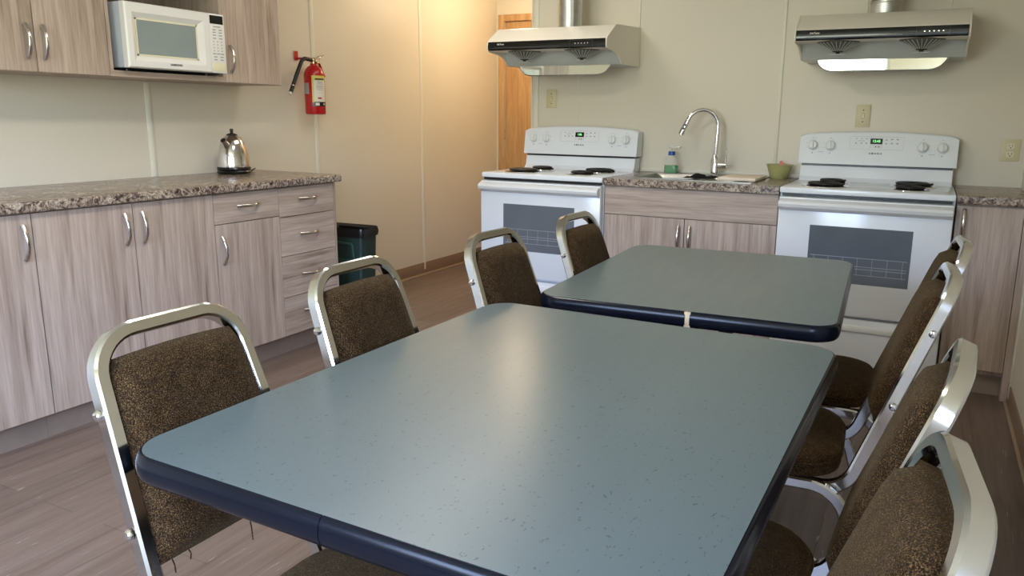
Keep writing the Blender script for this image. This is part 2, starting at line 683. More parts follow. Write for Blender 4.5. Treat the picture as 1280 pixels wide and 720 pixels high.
# wall behind the camera with the daylight window
b = MB()
b.box(XL, WX0, YR - WT, YR, 0, HC)
b.box(WX1, XR, YR - WT, YR, 0, HC)
b.box(WX0, WX1, YR - WT, YR, 0, WZ0)
b.box(WX0, WX1, YR - WT, YR, WZ1, HC)
struct(b.build('wall_rear', M['wall']))
b = MB()
fw = 0.05
for x0, x1, z0, z1 in ((WX0, WX1, WZ0, WZ0 + fw), (WX0, WX1, WZ1 - fw, WZ1), (WX0, WX0 + fw, WZ0 + fw, WZ1 - fw), (WX1 - fw, WX1, WZ0 + fw, WZ1 - fw), ((WX0 + WX1) / 2 - 0.03, (WX0 + WX1) / 2 + 0.03, WZ0 + fw, WZ1 - fw)):
    b.box(x0, x1, YR - 0.09, YR - 0.02, z0, z1)
w1 = struct(b.build('window_1', M['wframe']))
MB().box(WX0 + fw, WX1 - fw, YR - 0.06, YR - 0.055, WZ0 + fw, WZ1 - fw).build('pane', M['pane'], w1)

# door at the end of the hall
d1 = struct(MB().box(DX0 + 0.004, DX1 - 0.004, YH + 0.012, YH + 0.05, 0.01, DZ - 0.004, 0.002).build('door_1', M['door']))
b = MB()
cw = 0.055
b.box(DX0 - cw, DX0, YH - 0.014, YH - 0.0005, 0, DZ + cw, 0.003)
b.box(DX1, DX1 + cw, YH - 0.014, YH - 0.0005, 0, DZ + cw, 0.003)
b.box(DX0, DX1, YH - 0.014, YH - 0.0005, DZ, DZ + cw, 0.003)
b.box(DX0 - 0.0005, DX1 + 0.0005, YH + 0.055, YH + 0.075, 0, DZ + 0.0005)  # unseen backing panel behind the door, added to block daylight through the gaps
b.build('door_frame', M['door'], d1)
for z in (0.25, 1.03, 1.80):
    MB().cyl((DX0 + 0.004, YH - 0.004, z), (DX0 + 0.004, YH - 0.004, z + 0.09), 0.006, 10).build('hinge', M['nickel'], d1)
b = MB()
b.cyl((DX1 - 0.07, YH + 0.012, 1.0), (DX1 - 0.07, YH - 0.03, 1.0), 0.012, 12)
b.lathe([(0.0, -0.02), (0.018, -0.016), (0.026, 0.0), (0.018, 0.016), (0, 0.02)], 16, Matrix.Translation((DX1 - 0.07, YH - 0.045, 1.0)) @ Matrix.Rotation(PI / 2, 4, 'X'))
b.build('door_handle', M['nickel'], d1)

# battens over the wall panel joints (structure trims)
tn = [0]


def trim(bm, mat):
    tn[0] += 1
    return struct(bm.build('trim_%d' % tn[0], mat))


for y, z0, z1 in ((-1.894, 0.915, 1.375), (-0.737, 0.0, HC), (0.392, 0.045, HC)):
    b = MB()
    b.prism([(XL, y - 0.015), (XL + 0.004, y - 0.015), (XL + 0.007, y - 0.006), (XL + 0.007, y + 0.006), (XL + 0.004, y + 0.015), (XL, y + 0.015)], z0, z1)
    trim(b, M['batten'])
for x, w, z0, z1, d in ((-0.142, 0.018, 0.935, HC, 0.008), (-0.975, 0.010, 1.76, HC, 0.006), (-1.362, 0.006, 1.19, HC, 0.003),
                        (0.266, 0.014, 1.76, HC, 0.006), (0.655, 0.008, 1.76, HC, 0.005), (-1.655, 0.030, 0.0, HC, 0.008)):
    trim(MB().box(x - w / 2, x + w / 2, -d, 0.0, z0, z1, 0.0015), M['batten'])
trim(MB().box(XP - 0.006, XP, -0.004, WT + 0.004, 0, HC), M['batten'])
trim(MB().box(XR - 0.007, XR, -0.705, -0.675, 0.04, HC, 0.002), M['batten'])          # right wall strip beside the cabinet
trim(MB().box(-0.925, 0.0, -0.012, 0, 0.9145, 0.934, 0.002), M['batten'])             # bead behind the sink counter
# baseboards
b = MB().use(M['vinyl'])
b.box(XL, XL + 0.006, YR, YH, 0.014, 0.10, 0.001)
b.use(M['vinyl_hi']).box(XL, XL + 0.016, YR, YH, 0.0, 0.014, 0.003)
struct(b.build('baseboard_left'))
b = MB().use(M['vinyl'])
b.box(XR - 0.006, XR, YR, -0.64, 0.014, 0.10, 0.001)
b.use(M['vinyl_hi']).box(XR - 0.016, XR, YR, -0.64, 0.0, 0.014, 0.003)
struct(b.build('baseboard_right'))
struct(MB().box(DX1 + cw, XP, YH - 0.006, YH, 0, 0.10).build('baseboard_back', M['vinyl']))


# ------------------------------------------------------------------ tables
def make_table(cx, cy, rz, hx, hy, label, gap_side_u, seam):
    ROOTZ = 0.75
    t = empty('dining_table', (cx, cy, 0), rz, label, 'table', 'teal topped dining tables')
    R = 0.065
    th = 0.042
    MB().prism(rrect(-hx + 0.006, hx - 0.006, -hy + 0.006, hy - 0.006, R - 0.004, 8), ROOTZ - th + 0.002, ROOTZ, 0.0).build('tabletop', M['top'], t)
    MB().prism(rrect(-hx + 0.004, hx - 0.004, -hy + 0.004, hy - 0.004, R - 0.004, 8), ROOTZ - th + 0.001, ROOTZ - th + 0.0018).build('underside', M['substrate'], t)
    # bullnose edge band with a short gap or a tight seam on the near side
    loop = rrect(-hx + 0.006, hx - 0.006, -hy + 0.006, hy - 0.006, R - 0.004, 10)
    u0 = gap_side_u
    gw = 0.006 if not seam else 0.0008
    start = [(u0 + gw, -hy + 0.006, 0)]
    if not seam:
        MB().box(u0 - 0.008, u0 + 0.008, -hy - 0.0015, -hy + 0.0075, ROOTZ - th + 0.0012, ROOTZ - 0.0012).build('exposed_core', M['substrate'], t)
    # order: begin right of the gap on the near side, go CCW round
    pts = []
    # loop starts at left-near corner arc; near side runs to the right corner
    n1 = 11
    pts += [(u0 + gw, -hy + 0.006)]
    pts += loop[n1:]
    pts += loop[:n1]
    pts += [(u0 - gw, -hy + 0.006)]
    zc = ROOTZ - th / 2 - 0.0004
    sec = []
    for k in range(11):
        a = -PI / 2 + PI * k / 10
        sec.append((math.cos(a) * 0.0105 + 0.0, math.sin(a) * (th / 2)))
    sec += [(-0.001, th / 2), (-0.001, -th / 2)]
    path = [Vector((x, y, zc)) for x, y in pts]
    # outward = right of travel (CCW) => a0 = -Y at start
    MB().sweep(path, sec, a0=(0, -1, 0)).build('edge_band', M['edge'], t)
    # pedestal: column, mounting plate, disc foot
    for yy in (-0.29, 0.29):
        b = MB()
        b.lathe([(0.0, 0.0), (0.042, 0.0), (0.045, 0.006), (0.042, 0.018), (0.034, 0.034), (0.026, 0.06), (0.024, 0.675), (0.0, 0.675)], 28, Matrix.Translation((0, yy, 0)))
        b.build('pedestal', M['blackm'], t)
        MB().box(-0.24, 0.24, yy - 0.03, yy + 0.03, 0.675, ROOTZ - th + 0.001, 0.003, 1).build('mounting_bracket', M['blackm'], t)
    return t


def rot_about(a, px, py, x, y):
    c, s = math.cos(a), math.sin(a)
    return px + c * (x - px) - s * (y - py), py + s * (x - px) + c * (y - py)


tx, ty = rot_about(-0.0167, -0.3601, -2.7374, (-0.3601 + 0.5042) / 2, (-2.7374 - 3.8065) / 2)
make_table(tx, ty, -0.0167, 0.432, 0.5345, 'teal speckled table nearest the viewer with rounded corners and a dark edge', -0.04, True)
tx, ty = rot_about(0.0496, -0.3522, -1.6577, (-0.3522 + 0.4351) / 2, (-1.6577 - 2.63) / 2)
make_table(tx, ty, 0.0496, 0.3937, 0.486, 'grey green table standing between the nearest table and the sink cabinet', 0.035, False)


# ------------------------------------------------------------------ chairs
CH = dict(H=0.905, WB=0.345, tp=0.42, t=0.36, zp=0.855, z0=0.553)


def back_x(z):
    return -(z - 0.45) * CH['t']


def half_w(z):
    return (CH['WB'] / 2 - 0.0125) * (1 - CH['tp'] * max(0, z - 0.45))


def make_chair(label):
    root = empty('stacking_chair', (0, 0, 0), 0, label, 'chair', 'brown tweed chairs round the two tables')
    zt = CH['H'] - 0.0125
    sec = sect_rect(0.024, 0.029, 0.004)
    # back loop running down into the rails beneath the seat
    w0, wt = half_w(0.43), half_w(zt)
    pts = [(0.20, w0 - 0.002, 0.392), (back_x(0.392) + 0.0, w0, 0.392), (back_x(zt), wt, zt), (back_x(zt), -wt, zt), (back_x(0.392), -w0, 0.392), (0.20, -w0 + 0.002, 0.392)]
    path = fillet(pts, [0.075, 0.072, 0.072, 0.075], 9)
    MB().sweep(path, sec, a0=(0, 1, 0)).build('back_frame', M['chrome'], root)
    # legs: each an inverted half U with the side rail
    lw = 0.1885
    for s in (-1, 1):
        p = fillet([(0.315, s * lw, 0.012), (0.300, s * lw, 0.405), (0.17, s * lw, 0.405)], 0.06, 8)
        MB().sweep(p, sect_rect(0.022, 0.026, 0.004), a0=(0, 1, 0)).build('leg', M['chrome'], root)
        p = fillet([(0.17, s * lw, 0.405), (0.035, s * lw, 0.405), (-0.075, s * lw, 0.012)], 0.085, 8)
        MB().sweep(p, sect_rect(0.022, 0.026, 0.004), a0=(0, 1, 0)).build('leg', M['chrome'], root)
        for x in (0.315, -0.075):
            MB().box(x - 0.017, x + 0.017, s * lw - 0.014, s * lw + 0.014, 0.0, 0.016, 0.003).build('foot_cap', M['rubber'], root)
    MB().tube([(0.05, -lw, 0.398), (0.05, lw, 0.398)], 0.009, 10).build('cross_bar', M['chrome'], root)
    MB().tube([(0.29, -lw, 0.398), (0.29, lw, 0.398)], 0.009, 10).build('cross_bar', M['chrome'], root)
    # seat pad
    b = MB()
    out = rrect(0.035, 0.375, -0.19, 0.19, [0.11, 0.06, 0.06, 0.11], 8)
    n = len(out)
    cx, cy = 0.205, 0.0
    rings = []
    for k, z in ((0.93, 0.412), (0.985, 0.416), (1.0, 0.426), (1.0, 0.446), (0.985, 0.458), (0.95, 0.465), (0.80, 0.471), (0.45, 0.475)):
        rings.append([b.bm.verts.new((cx + (x - cx) * k, cy + (y - cy) * k, z)) for x, y in out])
    for r0, r1 in zip(rings, rings[1:]):
        for i in range(n):
            b._f([r0[i], r0[(i + 1) % n], r1[(i + 1) % n], r1[i]])
    b._f(rings[0][::-1])
    b._f(rings[-1])
    seat = b.build('seat', M['fabric'], root, angle=60)
    MB().tube([Vector((cx + (x - cx) * 1.003, (y - cy) * 1.003, 0.4475)) for x, y in out], 0.0035, 6, closed=True, a0=(0, 0, 1)).build('piping', M['fabric'], seat)
    # back pad: follows the tapered frame, domed front
    b = MB()
    zp, z0 = CH['zp'], CH['z0']
    nv, nu = 14, 12
    nrm = Vector((1, 0, CH['t'])).normalized()

    def grid(front):
        g = []
        for i in range(nv + 1):
            v = i / nv
            z = z0 + (zp - z0) * v
            hw = half_w(z) - 0.0135
            # rounded top corners
            if v > 0.86:
                hw -= 0.012 * ((v - 0.86) / 0.14) ** 2
            row = []
            for j in range(nu + 1):
                u = -1 + 2 * j / nu
                e = (1 - abs(u) ** 6) * (1 - abs(2 * v - 1) ** 9)
                th = 0.013 + 0.028 * max(0, e) ** 0.5 if front else -0.010 - 0.006 * max(0, e) ** 0.5
                zz = z + (0.004 * (1 - u * u) if v > 0.9 else 0)
                p = Vector((back_x(zz), u * hw, zz)) + nrm * th
                row.append(b.bm.verts.new(p))
            g.append(row)
        return g
    F, Bk = grid(True), grid(False)
    for G, fl in ((F, 0), (Bk, 1)):
        for i in range(nv):
            for j in range(nu):
                q = [G[i][j], G[i][j + 1], G[i + 1][j + 1], G[i + 1][j]]
                b._f(q[::-1] if fl else q)
    ed = [(F[0][j], Bk[0][j]) for j in range(nu + 1)] + [(F[i][nu], Bk[i][nu]) for i in range(1, nv + 1)] + \
         [(F[nv][j], Bk[nv][j]) for j in range(nu - 1, -1, -1)] + [(F[i][0], Bk[i][0]) for i in range(nv - 1, 0, -1)]
    for k in range(len(ed)):
        a, c = ed[k], ed[(k + 1) % len(ed)]
        b._f([a[0], a[1], c[1], c[0]])
    b.build('backrest', M['fabric'], root, angle=60)
    # domed bolts through the frame sides
    for s in (-1, 1):
        for z in (0.782, 0.609):
            w = half_w(z) + 0.0125
            q = Matrix.Translation((back_x(z) - 0.004, s * (w - 0.001), z)) @ Matrix.Rotation(-s * PI / 2, 4, 'X')
            MB().lathe([(0.009, 0.0), (0.0085, 0.003), (0.006, 0.0065), (0.0, 0.008)], 14, q).build('bolt', M['chrome2'], root)
    return root


chairs = [
    ((-0.320, -3.637, -0.003), 'brown tweed chair at the left of the nearest table, frayed threads under its back pad'),
    ((-0.360, -3.129, 0.001), 'brown tweed chair standing in front of the drawer stack, left side of the nearest table'),
    ((-0.327, -2.563, -0.049), 'brown tweed chair at the near left corner of the farther table, before the oven'),
    ((-0.289, -2.056, -0.034), 'brown tweed chair left of the farther table, the one nearest the left range'),
    ((0.588, -2.005, 3.200), 'brown tweed chair farthest back on the right, mostly hidden by the next one'),
    ((0.548, -2.517, 3.195), 'brown tweed chair right of the farther table, edge on before the right oven'),
    ((0.550, -3.222, 3.080), 'brown tweed chair on the right, second closest to the viewer, its pad seen edge on'),
    ((0.537, -3.668, 3.245), 'brown tweed chair closest to the viewer at the bottom right with a wide chrome top'),
]
proto = make_chair(chairs[0][1])
allch = []
for i, ((x, y, r), lab) in enumerate(chairs):
    c = proto if i == 0 else copy_tree(proto)
    c.location = (x, y, 0)
    c.rotation_euler = (0, 0, r)
    c['label'] = lab
    allch.append(c)
# loose threads hanging from the first chair's pad
rnd = random.Random(4)
b = MB()
for yy, ln in ((0.125, 0.012), (0.10, 0.018), (0.03, 0.045), (-0.09, 0.014), (0.07, 0.012), (-0.12, 0.022)):
    x = back_x(0.553) + 0.01
    b.tube([(x, yy, 0.556), (x + 0.002, yy + 0.002, 0.556 - ln * 0.5), (x + 0.006, yy + rnd.uniform(-.004, .006), 0.556 - ln)], 0.0012, 5)
b.build('loose_threads', M['fabric'], proto)


# ------------------------------------------------------------------ handles
def bow_handle(parent, c, axis, out, L=0.127):
    """c = centre on the surface, axis = unit vector along, out = unit vector off the surface"""
    c, ax, ou = Vector(c), Vector(axis), Vector(out)
    side = ax.cross(ou)
    pts, sc = [], []
    n = 14
    for k in range(n + 1):
        u = -1 + 2 * k / n
        pts.append(c + ax * (u * L / 2) + ou * (0.004 + 0.026 * (1 - abs(u) ** 2.2)))
        sc.append((1.0 + 0.25 * abs(u) ** 2, 1.0 + 0.5 * abs(u) ** 3))
    return MB().sweep(pts, sect_round(0.0052, 10), a0=side, scale=[(a * 1.35, b_ * 0.85) for a, b_ in sc]).build('handle', M['nickel'], parent, angle=60)


# ------------------------------------------------------------------ left base cabinets
CE = [-1.2833, -1.6751, -2.0653, -2.4576, -2.851, -3.245, -3.64]
FX = XL + 0.61
GAP = 0.0018
ZB, ZT = 0.109, 0.872


def base_cab(name, y1, y0, label, fronts, group=None):
    r = empty(name, (XL + 0.3, (y0 + y1) / 2, 0), 0, label, 'cabinet', group)
    ox, oy = r.location.x, r.location.y
    b = MB()
    b.box(XL + 0.003 - ox, FX - 0.019 - ox, y0 + 0.0004 - oy, y1 - 0.0004 - oy, 0.105, 0.8755)
    b.build('carcass', M['lam_v'], r)
    MB().box(XL + 0.003 - ox, XL + 0.546 - ox, y0 + 0.0004 - oy, y1 - 0.0004 - oy, 0.0, 0.105).build('toe_kick', M['toe'], r)
    for kind, z0, z1, h in fronts:
        f = MB().box(FX - 0.0185 - ox, FX - ox, y0 + GAP - oy, y1 - GAP - oy, z0 + GAP, z1 - GAP, 0.0008, 1).build(
            'drawer' if kind == 'drawer' else 'door', M['lam_h'] if kind == 'drawer' else M['lam_v'], r)
        if kind == 'drawer':
            bow_handle(f, (FX - ox, 0, h), (0, 1, 0), (1, 0, 0))
        else:
            yy, zc = h
            bow_handle(f, (FX - ox, yy - oy, zc), (0, 0, 1), (1, 0, 0))
    return r


base_cab('drawer_cabinet', CE[0], CE[1], 'stack of four drawers at the counter end beside the green bin',
         [('drawer', 0.723, ZT, 0.808), ('drawer', 0.523, 0.723, 0.628), ('drawer', 0.310, 0.523, 0.417), ('drawer', ZB, 0.310, 0.222)])
base_cab('base_cabinet', CE[1], CE[2], 'base cabinet with one drawer over a door, beneath the kettle',
         [('drawer', 0.732, ZT, 0.808), ('door', ZB, 0.732, (-2.030, 0.611))])
base_cab('base_cabinet', CE[2], CE[3], 'single door base cabinet next left of the drawer over door cabinet',
         [('door', ZB, ZT, (-2.420, 0.768))])
base_cab('base_cabinet', CE[3], CE[4], 'single door base cabinet second from the left picture edge, handle at its right',
         [('door', ZB, ZT, (-2.497, 0.768))])
base_cab('base_cabinet', CE[4], CE[5], 'base cabinet cut off by the left picture edge, only its right part showing',
         [('door', ZB, ZT, (-2.886, 0.768))])
# end panel of the run
tag(MB().box(XL + 0.003, FX, CE[0] + 0.0008, CE[0] + 0.0155, 0.0, 0.8755, 0.0006, 1).build('end_panel', M['lam_v']),
    'narrow pinkish laminate end panel closing the drawer stack beside the green bin', 'panel')


def counter(name, outline, label, front_bev=0.012, group=None):
    o = MB().prism(outline, 0.8762, 0.914, 0.006, 3).build(name, M['counter'])
    return tag(o, label, 'countertop', group)


counter('countertop', [(XL + 0.002, CE[5]), (XL + 0.635, CE[5]), (XL + 0.635, -1.2423), (XL + 0.002, -1.2423)],
        'long marbled grey brown countertop over the left cabinet run, carrying the kettle')

# ------------------------------------------------------------------ left wall cabinets
UX = XL + 0.325
UZ = 1.3796


def wall_cab(y0, y1, label, doors, z0=UZ, handle_end=None):
    r = empty('wall_cabinet', (XL + 0.16, (y0 + y1) / 2, z0), 0, label, 'cabinet')
    ox, oy, oz = r.location
    MB().box(XL + 0.002 - ox, UX - 0.0195 - ox, y0 + 0.0004 - oy, y1 - 0.0004 - oy, 0, 2.12 - oz).build('carcass', M['lam_v'], r)
    for a, c, h in doors:
        d = MB().box(UX - 0.019 - ox, UX - ox, a + GAP - oy, c - GAP - oy, 0.001, 2.119 - oz, 0.0008, 1).build('door', M['lam_v'], r)
        if h is not None:
            bow_handle(d, (UX - ox, h - oy, 1.494 - oz), (0, 0, 1), (1, 0, 0))
    return r


U = [-2.297, -2.5956, -2.894, -3.19]
wall_cab(U[1], U[0], 'wall cabinet door directly left of the microwave', [(U[1], U[0] - 0.0, U[1] + 0.030)])
wall_cab(U[2], U[1], 'wall cabinet cut off by the left picture edge', [(U[2], U[1], U[1] - 0.034)])
wall_cab(-1.695, -1.3141, 'wall cabinet at the right of the microwave, nearest the fire extinguisher', [(-1.695, -1.3141 - 0.012, -1.66)])
# microwave cubby with a short cabinet above
r = empty('microwave_cubby', (XL + 0.16, -1.996, UZ), 0, 'open laminate cubby holding the white microwave between wall cabinets', 'cabinet')
ox, oy, oz = r.location
b = MB()
b.box(XL + 0.002 - ox, UX - ox, -2.2965 - oy, -1.6955 - oy, 0, 0.026, 0.001, 1)
b.build('shelf', M['lam_h'], r)
b = MB()
b.box(XL + 0.002 - ox, XL + 0.012 - ox, -2.2965 - oy, -1.6955 - oy, 0.026, 0.40)
b.build('back_panel', M['lam_v'], r)
b = MB()
b.box(XL + 0.012 - ox, UX - ox, -2.2965 - oy, -2.281 - oy, 0.026, 0.40)
b.build('side_panel', M['lam_v'], r)
b = MB()
b.box(XL + 0.012 - ox, UX - ox, -1.711 - oy, -1.6955 - oy, 0.026, 0.40)
b.build('side_panel', M['lam_v'], r)
MB().box(XL + 0.002 - ox, UX - 0.02 - ox, -2.2965 - oy, -1.6955 - oy, 0.40, 0.74).build('carcass', M['lam_v'], r)
MB().box(UX - 0.0195 - ox, UX - ox, -2.2965 - oy, -1.6955 - oy, 0.401, 0.739).build('door', M['lam_v'], r)

# ------------------------------------------------------------------ microwave
mwx, mwy0, mwy1, mwz0, mwz1 = -2.452, -2.247, -1.733, 1.4185, 1.690
r = empty('microwave', (-2.64, -1.99, 1.4056), 0, 'white countertop microwave with a grey window on the open cubby shelf', 'microwave')
ox, oy, oz = r.location


def mb(x0, x1, y0, y1, z0, z1, bev=0.0):
    return MB().box(x0 - ox, x1 - ox, y0 - oy, y1 - oy, z0 - oz, z1 - oz, bev)


mb(-2.815, mwx - 0.035, mwy0, mwy1, mwz0, mwz1, 0.004).build('body', M['mw_side'], r)
b = MB()
for y in (mwy0 + 0.05, mwy1 - 0.05):
    for x in (-2.77, -2.54):
        b.cyl((x - ox, y - oy, 0), (x - ox, y - oy, mwz0 - oz + 0.002), 0.012, 12)
b.build('feet', M['black'], r)
mb(-2.80, -2.50, mwy0 + 0.01, mwy1 - 0.01, mwz0 - 0.004, mwz0 + 0.001).build('base_plate', M['blackm'], r)
ysp = -1.822
# door: frame with bevelled recess round the window
b = MB()
Y0, Y1, Z0, Z1 = mwy0, ysp, mwz0, mwz1
wy0, wy1, wz0, wz1 = mwy0 + 0.052, ysp - 0.060, mwz0 + 0.052, mwz1 - 0.062
fy0, fy1, fz0, fz1 = mwy0 + 0.030, ysp - 0.030, mwz0 + 0.030, mwz1 - 0.040


def rect(x, y0, y1, z0, z1):
    return [b.bm.verts.new((x - ox, y - oy, z - oz)) for y, z in ((y0, z0), (y1, z0), (y1, z1), (y0, z1))]


A0 = rect(mwx - 0.034, Y0, Y1, Z0, Z1)
A = rect(mwx - 0.006, Y0, Y1, Z0, Z1)
A2 = rect(mwx, Y0 + 0.006, Y1 - 0.001, Z0 + 0.005, Z1 - 0.005)
Bq = rect(mwx, fy0, fy1, fz0, fz1)
Cq = rect(mwx - 0.014, wy0, wy1, wz0, wz1)
for r0, r1 in ((A0, A), (A, A2), (A2, Bq), (Bq, Cq)):
    for i in range(4):
        b._f([r0[i], r0[(i + 1) % 4], r1[(i + 1) % 4], r1[i]])
b._f(Cq)
b._f(A0[::-1])
dr = b.build('door', M['mw'], r, angle=20)
b = MB()
for y0, y1, z0, z1 in ((wy0, wy1, wz0, wz0 + 0.007), (wy0, wy1, wz1 - 0.007, wz1), (wy0, wy0 + 0.007, wz0, wz1), (wy1 - 0.007, wy1, wz0, wz1)):
    b.box(mwx - 0.0138 - ox, mwx - 0.0118 - ox, y0 - oy, y1 - oy, z0 - oz, z1 - oz)
b.build('window_trim', M['cream'], dr)
mb(mwx - 0.0138, mwx - 0.0126, wy0 + 0.007, wy1 - 0.007, wz0 + 0.007, wz1 - 0.007).build('window', M['mwglass'], dr)
text_mesh('SAMSUNG', 0.0125, M['black'], 'maker_name', dr, face_left(mwx - ox + 0.0005, (mwy0 + ysp) / 2 + 0.02 - oy, mwz0 + 0.022 - oz), bold=0.0003, spacing=1.1)
cp = mb(mwx - 0.034, mwx - 0.001, ysp + 0.001, mwy1, mwz0, mwz1, 0.003).build('control_panel', M['mw'], r)
mb(mwx - 0.002, mwx + 0.0006, ysp + 0.006, mwy1 - 0.008, mwz1 - 0.046, mwz1 - 0.008).build('display', M['blackg'], cp)
mb(mwx - 0.002, mwx + 0.0004, ysp + 0.006, mwy1 - 0.008, mwz0 + 0.008, mwz0 + 0.046, 0.0008).build('door_button', M['cream'], cp)
b = MB()
x = mwx + 0.0002 - ox
for i, z in enumerate([1.631, 1.617, 1.605, 1.592, 1.578, 1.563, 1.549, 1.535, 1.521, 1.507, 1.493, 1.480]):
    cols = (0.2, 0.5, 0.8) if 5 <= i <= 9 else (0.28, 0.75)
    if i == 0:
        cols = (0.5,)
    for c in cols:
        yc = ysp + 0.006 + c * (mwy1 - ysp - 0.014)
        wd = 0.0025 if 5 <= i <= 8 else 0.009 if i else 0.020
        b.box(x - 0.0006, x + 0.0002, yc - wd - oy, yc + wd - oy, z - oz - 0.0022, z - oz + 0.0022)
b.build('key_print', M['grey'], cp)

# ------------------------------------------------------------------ kettle
r = empty('electric_kettle', (-2.700, -1.515, 0.914), 0, 'polished steel dome kettle with black base on the left countertop', 'kettle')
MB().lathe([(0.0, 0), (0.078, 0), (0.084, 0.004), (0.086, 0.012), (0.082, 0.018), (0.084, 0.021), (0.086, 0.027), (0.083, 0.036), (0.0, 0.036)], 36).build('base', M['black'], r)
MB().lathe([(0.0, 0.0365), (0.081, 0.0365), (0.081, 0.05), (0.0785, 0.08), (0.073, 0.115), (0.065, 0.145), (0.054, 0.172), (0.040, 0.192), (0.028, 0.202), (0.0, 0.203)], 40).build('body', M['kettle'], r)
ld = MB().lathe([(0.029, 0.2015), (0.028, 0.205), (0.020, 0.210), (0.009, 0.213), (0.007, 0.218), (0.0085, 0.222), (0.0095, 0.231), (0.007, 0.236), (0, 0.237)], 24).build('lid', M['black'], r)
# spout pointing toward camera-left
sd = Vector((0.35, -0.94, 0)).normalized()
p0 = sd * 0.050 + Vector((0, 0, 0.142))
p1 = sd * 0.094 + Vector((0, 0, 0.178))
sp = MB().cyl(p0, p1, 0.0185, 20, 0.0145).build('spout', M['kettle'], r)
MB().cyl(p1 - (p1 - p0).normalized() * 0.001, p1 + (p1 - p0).normalized() * 0.0008, 0.0115, 16).build('spout_opening', M['blackm'], sp)
hp = fillet([-sd * 0.036 + Vector((0, 0, 0.192)), -sd * 0.088 + Vector((0, 0, 0.185)), -sd * 0.110 + Vector((0, 0, 0.10)), -sd * 0.080 + Vector((0, 0, 0.062))], 0.03, 6)
MB().sweep(hp, sect_rect(0.018, 0.011, 0.004), a0=sd.cross(Vector((0, 0, 1)))).build('handle', M['black'], r)
MB().tube(fillet([(0.04, 0.070, 0.008), (0.02, 0.13, 0.022), (-0.04, 0.155, 0.006), (-0.115, 0.15, 0.006)], 0.03, 5), 0.0035, 8).build('power_cord', M['rubber'], r)

# ------------------------------------------------------------------ fire extinguisher
EX, EY = XL + 0.098, -0.838
r = empty('fire_extinguisher', (EX, EY, 1.229), 0, 'red fire extinguisher hung on the left wall beyond the wall cabinets', 'fire extinguisher')
rr = 0.060
MB().lathe([(0.0, 0.006), (rr - 0.012, 0.0), (rr - 0.003, 0.003), (rr, 0.012), (rr, 0.235), (rr - 0.006, 0.258), (rr - 0.022, 0.279), (0.022, 0.289), (0.020, 0.300), (0, 0.300)], 36).build('cylinder', M['red'], r)


def patch(name, mat, ac, ha, z0, z1, e=0.0006, parent=r):
    bb = MB()
    n = 12
    a0, a1 = math.radians(ac - ha), math.radians(ac + ha)
    for R_, fl in ((rr + e, 0), (rr + e - 0.0005, 1)):
        pass
    R0, R1 = rr + e - 0.0005, rr + e
    lo0 = [bb.bm.verts.new((R1 * math.cos(a0 + (a1 - a0) * k / n), R1 * math.sin(a0 + (a1 - a0) * k / n), z0)) for k in range(n + 1)]
    hi0 = [bb.bm.verts.new((R1 * math.cos(a0 + (a1 - a0) * k / n), R1 * math.sin(a0 + (a1 - a0) * k / n), z1)) for k in range(n + 1)]
    lo1 = [bb.bm.verts.new((R0 * math.cos(a0 + (a1 - a0) * k / n), R0 * math.sin(a0 + (a1 - a0) * k / n), z0)) for k in range(n + 1)]
    hi1 = [bb.bm.verts.new((R0 * math.cos(a0 + (a1 - a0) * k / n), R0 * math.sin(a0 + (a1 - a0) * k / n), z1)) for k in range(n + 1)]
    for k in range(n):
        bb._f([lo0[k], lo0[k + 1], hi0[k + 1], hi0[k]])
        bb._f([lo1[k + 1], lo1[k], hi1[k], hi1[k + 1]])
        bb._f([hi0[k], hi0[k + 1], hi1[k + 1], hi1[k]])
        bb._f([lo0[k + 1], lo0[k], lo1[k], lo1[k + 1]])
    return bb.build(name, mat, parent)


lb = patch('label', M['label'], -18, 44, 0.075, 0.225)
patch('label_header', M['yellow'], -18, 44, 0.200, 0.228, 0.0010, lb)
patch('label_header_print', M['dark'], -14, 30, 0.203, 0.212, 0.0013, lb)
patch('label_stripe', M['yellow'], -57, 5, 0.070, 0.214, 0.0010, lb)
patch('label_footer', M['black'], -18, 46, 0.048, 0.074, 0.0010, lb)
patch('footer_emblem', M['label'], -34, 11, 0.053, 0.069, 0.0014, lb)
patch('footer_mark', M['label'], 8, 5, 0.057, 0.066, 0.0014, lb)
for z, ha in ((0.192, 20), (0.185, 16), (0.178, 20), (0.168, 24), (0.161, 22), (0.154, 25), (0.145, 18)):
    patch('label_print', M['grey'], -14, ha, z, z + 0.0028, 0.0010, lb)
patch('label_mark', M['red'], -20, 12, 0.092, 0.101, 0.0010, lb)
patch('side_label', M['grey'], -100, 20, 0.120, 0.185)
# valve, gauge, levers, pin
b = MB()
b.lathe([(0.015, 0.296), (0.015, 0.312), (0.020, 0.314), (0.020, 0.326), (0.012, 0.330), (0, 0.330)], 18)
b.cyl((0, 0, 0.318), (0.012, -0.032, 0.318), 0.009, 14)
b.build('valve', M['brass'], r)
gq = Matrix.Translation((0.026, 0.008, 0.316)) @ Matrix.Rotation(PI / 2, 4, 'Y')
MB().lathe([(0.0, -0.012), (0.0155, -0.012), (0.0165, 0.0), (0.0140, 0.004), (0, 0.003)], 20, gq).build('gauge', M['nickel'], r)
MB().sweep([(0, -0.012, 0.330), (0.004, 0.02, 0.338), (0.008, 0.075, 0.352)], sect_rect(0.018, 0.003, 0.0008), a0=(1, 0, 0)).build('squeeze_lever', M['nickel'], r)
MB().sweep([(0.004, 0.005, 0.322), (0.008, 0.040, 0.300), (0.012, 0.075, 0.225)], sect_rect(0.017, 0.005, 0.001), a0=(1, 0, 0)).build('carry_handle', M['red'], r)
